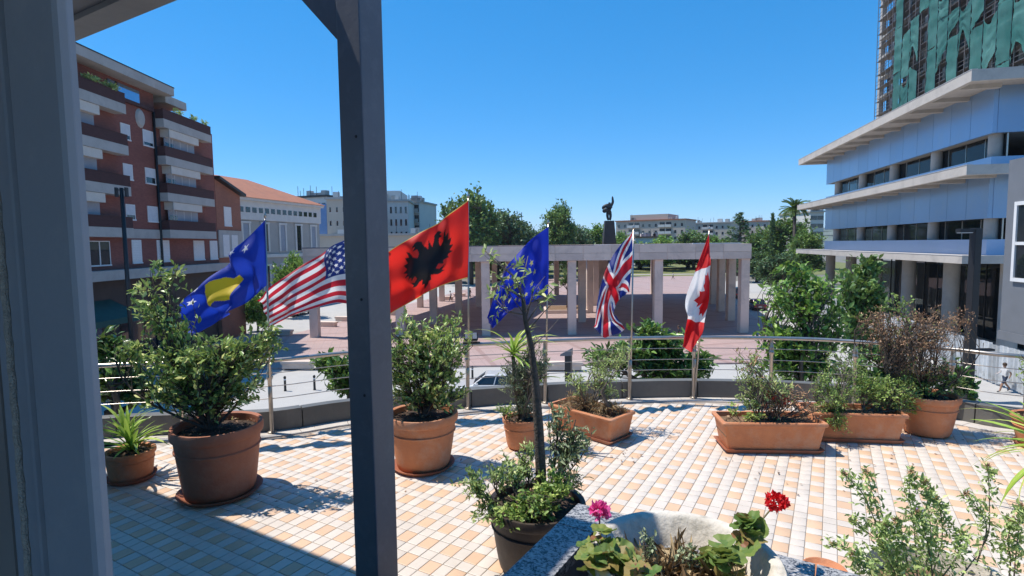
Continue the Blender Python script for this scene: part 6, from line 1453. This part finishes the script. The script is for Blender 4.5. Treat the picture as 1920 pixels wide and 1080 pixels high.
# ================================================================== stone bowl with geraniums
bc = Vector((0.765, 2.42, 0.26)); BR = 0.425; BH = 0.72
bw = empty('stone_bowl', bc, 0, 'weathered white stone bowl planter in the foreground', 'planter')
MB().lathe([(0.0, 0.0), (0.20, 0.0), (0.20, 0.05), (0.14, 0.09), (0.12, 0.2), (0.17, 0.28), (0.30, 0.40), (0.385, 0.55), (0.40, 0.64), (BR + 0.012, 0.655), (BR + 0.02, 0.69), (BR, BH), (BR - 0.04, BH + 0.003), (BR - 0.055, BH - 0.012), (BR - 0.10, BH - 0.10), (BR - 0.15, BH - 0.20)], 56, wob=0.004).build('bowl', 'stone_white', bw, smooth=True, ang=50)
soil_disc(BR - 0.115, BH - 0.16, bw, 'dry_soil', 44)
litter(bw, BR - 0.14, BH - 0.13, 260, 45, mat='straw', L=0.06)
rngs = np.random.default_rng(5); n = 330
aa = rngs.random(n)*6.283; rr_ = np.sqrt(rngs.random(n))*0.26
pos = np.stack([rr_*np.cos(aa), rr_*np.sin(aa), np.full(n, BH - 0.14)], 1); dd = rngs.normal(size=(n, 3))*0.7; dd[:, 2] = abs(dd[:, 2])*0.5 + 0.35
Vv, Ff, k = leaf_arrays(pos, dd, 0.05 + 0.12*rngs.random(n), 0.045, LONG, rngs, 0.4)
tag(link('dry_grass', np_mesh('dry_grass', Vv, Ff, 'straw', np.repeat(rngs.random(n), k)), bw), kind='stuff')
def gera_leaf(r, seed, tv):
    rg = random.Random(seed); n = 40; vs = [(0, 0, 0)]; fs = []
    for ring in (0.5, 1.0):
        for i in range(n):
            a = R(-160 + 320*i/(n-1)); lob = 1 + 0.12*abs(math.sin(a*2.6 + 0.4)) + 0.03*math.sin(a*17)
            q = r*ring*(lob if ring == 1 else 1); vs.append((q*math.cos(a), q*math.sin(a), 0.22*r*ring**2 + 0.07*r*math.sin(a*6.0)*ring))
    for i in range(n-1): fs.append((0, 1+i, 2+i)); 
    for i in range(n-1): fs.append((1+i, 1+n+i, 2+n+i, 2+i))
    me = bpy.data.meshes.new('leaf'); me.from_pydata(vs, [], fs); me.materials.append(M['leaf_geranium']); me.polygons.foreach_set('use_smooth', [True]*len(fs))
    a = me.attributes.new('tint', 'FLOAT', 'FACE'); a.data.foreach_set('value', [tv + (0.12 if len(f_) == 4 else -0.12) for f_ in fs])
    return me
GL = [gera_leaf(0.038 + 0.006*(k % 3), k, 0.25 + 0.11*k) for k in range(6)]; GLD = gera_leaf(0.032, 77, 0.95)
def flower_head(parent, p, r, mat, seed, n=150):
    rng = np.random.default_rng(seed); d = rng.normal(size=(n, 3)); d[:, 2] = d[:, 2]*0.8 + 0.35; d /= np.linalg.norm(d, axis=1, keepdims=True)
    ps = np.array(p) + d*r*(0.45 + 0.35*rng.random((n, 1)))*np.array([1.1, 1.1, 0.85]); dr = d + rng.normal(size=(n, 3))*0.8
    Vv, Ff, k = leaf_arrays(ps, dr, r*(0.42 + 0.3*rng.random(n)), 0.85, OVAL, rng, 0.2)
    return link('flower_head', np_mesh('flower_head', Vv, Ff, mat, np.repeat(rng.random(n), k)), parent)
def geranium(name, label, foot, stalk, headp, r, mat, clumps, seed):
    o = empty(name, foot, 0, label, 'geranium'); rg = random.Random(seed)
    MB().tube([tuple(Vector(p) - foot) for p in stalk], [0.006] + [0.005]*(len(stalk)-2) + [0.003], 6).build('stalk', 'leaf_stalk', o, smooth=True)
    flower_head(o, tuple(Vector(headp) - foot), r, mat, seed)
    for (c, rad, n) in clumps:
        for k in range(n):
            off = Vector((rg.gauss(0, 1), rg.gauss(0, 1), rg.gauss(0, 0.8)))*rad*0.55; p = Vector(c) + off
            me = GL[rg.randrange(6)] if rg.random() < 0.85 else GLD
            lf = link('leaf', me, o, loc=tuple(p - foot), rot=(R(rg.uniform(-35, 50)), R(rg.uniform(-45, 35)), rg.random()*6.283), scale=rg.uniform(0.7, 1.25))
            b0 = Vector(c) - Vector((0, 0, rad)); MB().tube([tuple(p - foot), tuple((p + b0)*0.5 - foot + Vector((0.01, 0, -0.01))), tuple(b0 - foot)], 0.0022, 4).build('leaf_stalk', 'leaf_stalk', o)
    return o
M['leaf_stalk'] = pm('leaf_stalk', (0.15, 0.18, 0.06), (0.22, 0.15, 0.08), 10, 0.6)
zs = bc.z + BH - 0.13
f1 = Vector((0.50, 2.36, zs)); hp = PD(1125, 958, 2.62)
geranium('geranium', 'pink flowering geranium at the left rim of the stone bowl', f1, [f1, PD(1130, 1040, 2.45), PD(1124, 985, 2.6), hp], hp, 0.047, 'petal_pink', [(PD(1115, 1015, 2.45), 0.06, 9), (PD(1135, 1050, 2.38), 0.07, 12), (PD(1165, 1055, 2.36), 0.06, 11), (PD(1110, 1065, 2.35), 0.05, 7), (PD(1200, 1075, 2.2), 0.05, 8)], 3)
f2_ = Vector((0.93, 2.45, zs)); hp = PD(1456, 942, 2.55)
geranium('geranium', 'red flowering geranium leaning over the right rim of the stone bowl', f2_, [f2_, PD(1385, 1030, 2.42), PD(1420, 985, 2.5), hp], hp, 0.047, 'petal_red', [(PD(1398, 980, 2.5), 0.05, 11), (PD(1402, 1008, 2.45), 0.05, 10), (PD(1355, 1045, 2.35), 0.06, 12), (PD(1378, 1062, 2.3), 0.05, 8), (PD(1330, 1040, 2.45), 0.05, 7)], 4)
bd = empty('bowl_weed', Vector((0.68, 2.5, zs)), 0, 'small grey green weeds sprouting in the dry soil of the bowl', 'plant')
add_plant(bd, Vector((0.66, 2.48, zs)), [(PD(1215, 1025, 2.5), 0.05, 0.06, 0.10, 22), (PD(1300, 1040, 2.5), 0.07, 0.06, 0.06, 16), (PD(1180, 1060, 2.4), 0.06, 0.06, 0.07, 14)], 60, leaf='leaf_olive', L=0.022, W=0.5, per=9, stem_r=0.003, twig_r=0.0014, n_limbs=2)
# second bowl with plumbago, at the bottom right
b2c = PZ(1735, 1062, 0.62); b2c = Vector((b2c.x, b2c.y - 0.1, 0.0))
bw2 = empty('stone_bowl', b2c, 0, 'second pale stone bowl mostly hidden by flowering sprigs at the lower right', 'planter')
MB().lathe([(0.0, 0.0), (0.18, 0.0), (0.18, 0.05), (0.13, 0.09), (0.12, 0.2), (0.18, 0.26), (0.28, 0.36), (0.33, 0.48), (0.34, 0.55), (0.37, 0.57), (0.37, 0.61), (0.33, 0.615), (0.31, 0.5), (0.29, 0.45)], 48, wob=0.004).build('bowl', 'stone_white', bw2, smooth=True, ang=50)
soil_disc(0.305, 0.5, bw2, 'dry_soil', 46)
yb_ = b2c.y
pl = empty('plumbago_bush', b2c + Vector((0, 0, 0.52)), 0, 'tall sprigs of pale green leaves with one lilac bloom at the lower right', 'bush')
def sprig(path, n, seed, L=0.034, leafm='leaf_sage', spread=0.075, thick=0.004):
    rng = np.random.default_rng(seed); P_ = np.array([tuple(PD(a, b, yb_ + c) - pl.location) for a, b, c in path]); t = np.linspace(0, 1, 16); S = crom(P_, t)
    v, f_ = tubes_np([S], thick, thick*0.4, 5); link('sprig', np_mesh('sprig', v, f_, 'bark_grey', smooth=True), pl)
    q = rng.random(n)**0.75; ps = crom(P_, q); td = crom(P_, np.clip(q + 0.03, 0, 1)) - crom(P_, np.clip(q - 0.03, 0, 1)); td /= (np.linalg.norm(td, axis=1, keepdims=True) + 1e-9)
    d = td*0.6 + rng.normal(size=(n, 3))*0.8; ps = ps + rng.normal(size=(n, 3))*spread*0.5*(1 - 0.6*q[:, None])
    Vv, Ff, k = leaf_arrays(ps, d, L*(0.55 + 0.7*rng.random(n)), 0.42, LONG, rng, 0.4)
    link('foliage', np_mesh('foliage', Vv, Ff, leafm, np.repeat(np.clip(rng.normal(size=n)*0.24 + 0.55, 0, 1), k)), pl)
    m = 14; ps = np.repeat(S[-1:], m, 0); Vv, Ff, k = leaf_arrays(ps, rng.normal(size=(m, 3)) + td[:1]*0.5, np.full(m, 0.026), 0.35, KITE, rng, 0.3)
    tag(link('bud_cluster', np_mesh('bud_cluster', Vv, Ff, 'leaf_dead', np.repeat(0.5 + 0.4*rng.random(m), k)), pl), kind='stuff')
SP = [([(1690, 1085, 0), (1650, 1000, 0), (1620, 930, 0.05), (1585, 890, 0.05)], 110), ([(1690, 1080, 0), (1660, 1010, 0.05), (1640, 940, 0.1), (1625, 885, 0.1)], 110), ([(1720, 1085, 0), (1715, 1000, 0.1), (1705, 930, 0.1), (1708, 885, 0.1)], 120), ([(1730, 1085, 0), (1745, 1010, 0), (1740, 950, 0.05), (1735, 905, 0.05)], 130), ([(1745, 1085, 0), (1765, 1020, 0.05), (1765, 970, 0.1), (1755, 935, 0.1)], 110), ([(1800, 1085, 0), (1850, 1010, 0.1), (1855, 940, 0.12), (1852, 875, 0.1)], 90), ([(1830, 1060, 0.05), (1850, 990, 0.1), (1830, 950, 0.1), (1812, 925, 0.1)], 60), ([(1660, 1085, -0.1), (1625, 1050, -0.1), (1595, 1030, -0.1), (1560, 1020, -0.1)], 70), ([(1690, 1085, -0.1), (1670, 1060, -0.1), (1655, 1020, -0.1), (1660, 985, -0.1)], 120), ([(1720, 1090, -0.15), (1700, 1050, -0.15), (1690, 1010, -0.1), (1680, 975, -0.1)], 120), ([(1760, 1090, -0.1), (1790, 1050, -0.1), (1800, 1020, -0.05), (1805, 1000, 0)], 100), ([(1650, 1095, -0.2), (1630, 1075, -0.2), (1610, 1060, -0.2), (1600, 1040, -0.2)], 90), ([(1900, 1095, 0), (1905, 1040, 0), (1910, 990, 0), (1915, 950, 0)], 110), ([(1890, 1095, 0), (1895, 1050, 0), (1890, 1010, 0), (1900, 975, 0)], 90), ([(1700, 1095, 0), (1690, 1060, 0), (1640, 1010, 0), (1600, 975, 0)], 80), ([(1750, 1095, -0.1), (1745, 1050, -0.1), (1735, 1000, -0.1), (1720, 960, -0.1)], 130)]
for k, (pth, n) in enumerate(SP): sprig(pth, int(n*2.1), 70 + k)
flower_head(pl, tuple(PD(1724, 958, yb_ + 0.0) - pl.location), 0.022, 'petal_lilac', 9, 50)
# yucca leaning in from the right edge
ye_ = PZ(2010, 985, 0.0)
yr = round_pot('potted_yucca', ye_, 0.26, 0.2, 0.36, 'green yucca whose pointed blades reach in from the right edge', seed=15)
rc = PD(1985, 850, ye_.y) - ye_
MB().tube([(0, 0, 0.3), tuple(rc)], [0.05, 0.045], 8).build('trunk', 'bark_grey', yr, smooth=True)
rosette(yr, tuple(rc), 46, 0.62, 0.024, 19, (-35, 80))
# terracotta saucer on the tiles, seen over the granite
so2 = PZ(1546, 1076); sa = MB().lathe([(0, 0.004), (0.12, 0.004), (0.15, 0.04), (0.142, 0.04), (0.115, 0.015), (0, 0.015)], 28).build('plant_saucer', 'terracotta', smooth=True, ang=40, loc=so2)
tag(sa, 'empty terracotta saucer on the tiles beyond the granite coping', 'saucer')
# hose / cord lying beside the pots
hs1 = [PZ(*p, 0.012) for p in ((735, 868), (745, 858), (760, 862), (742, 878))]
# ================================================================== the summer air between the terrace and the far city
hz = MB().box(-3900, 3900, -1400, 5800, STREET - 1.3, 175.0).build('haze', 'ground')
hm_ = bpy.data.materials.new('haze_air'); hm_.use_nodes = True; hm_.node_tree.nodes.clear()
ho = hm_.node_tree.nodes.new('ShaderNodeOutputMaterial'); hv = hm_.node_tree.nodes.new('ShaderNodeVolumePrincipled')
hv.inputs['Color'].default_value = (0.80, 0.88, 1.0, 1); hv.inputs['Density'].default_value = 0.00013; hv.inputs['Anisotropy'].default_value = 0.25
hm_.node_tree.links.new(hv.outputs[0], ho.inputs['Volume'])
hz.data.materials.clear(); hz.data.materials.append(hm_)
tag(hz, 'thin pale summer haze over the whole city', 'haze', kind='stuff')
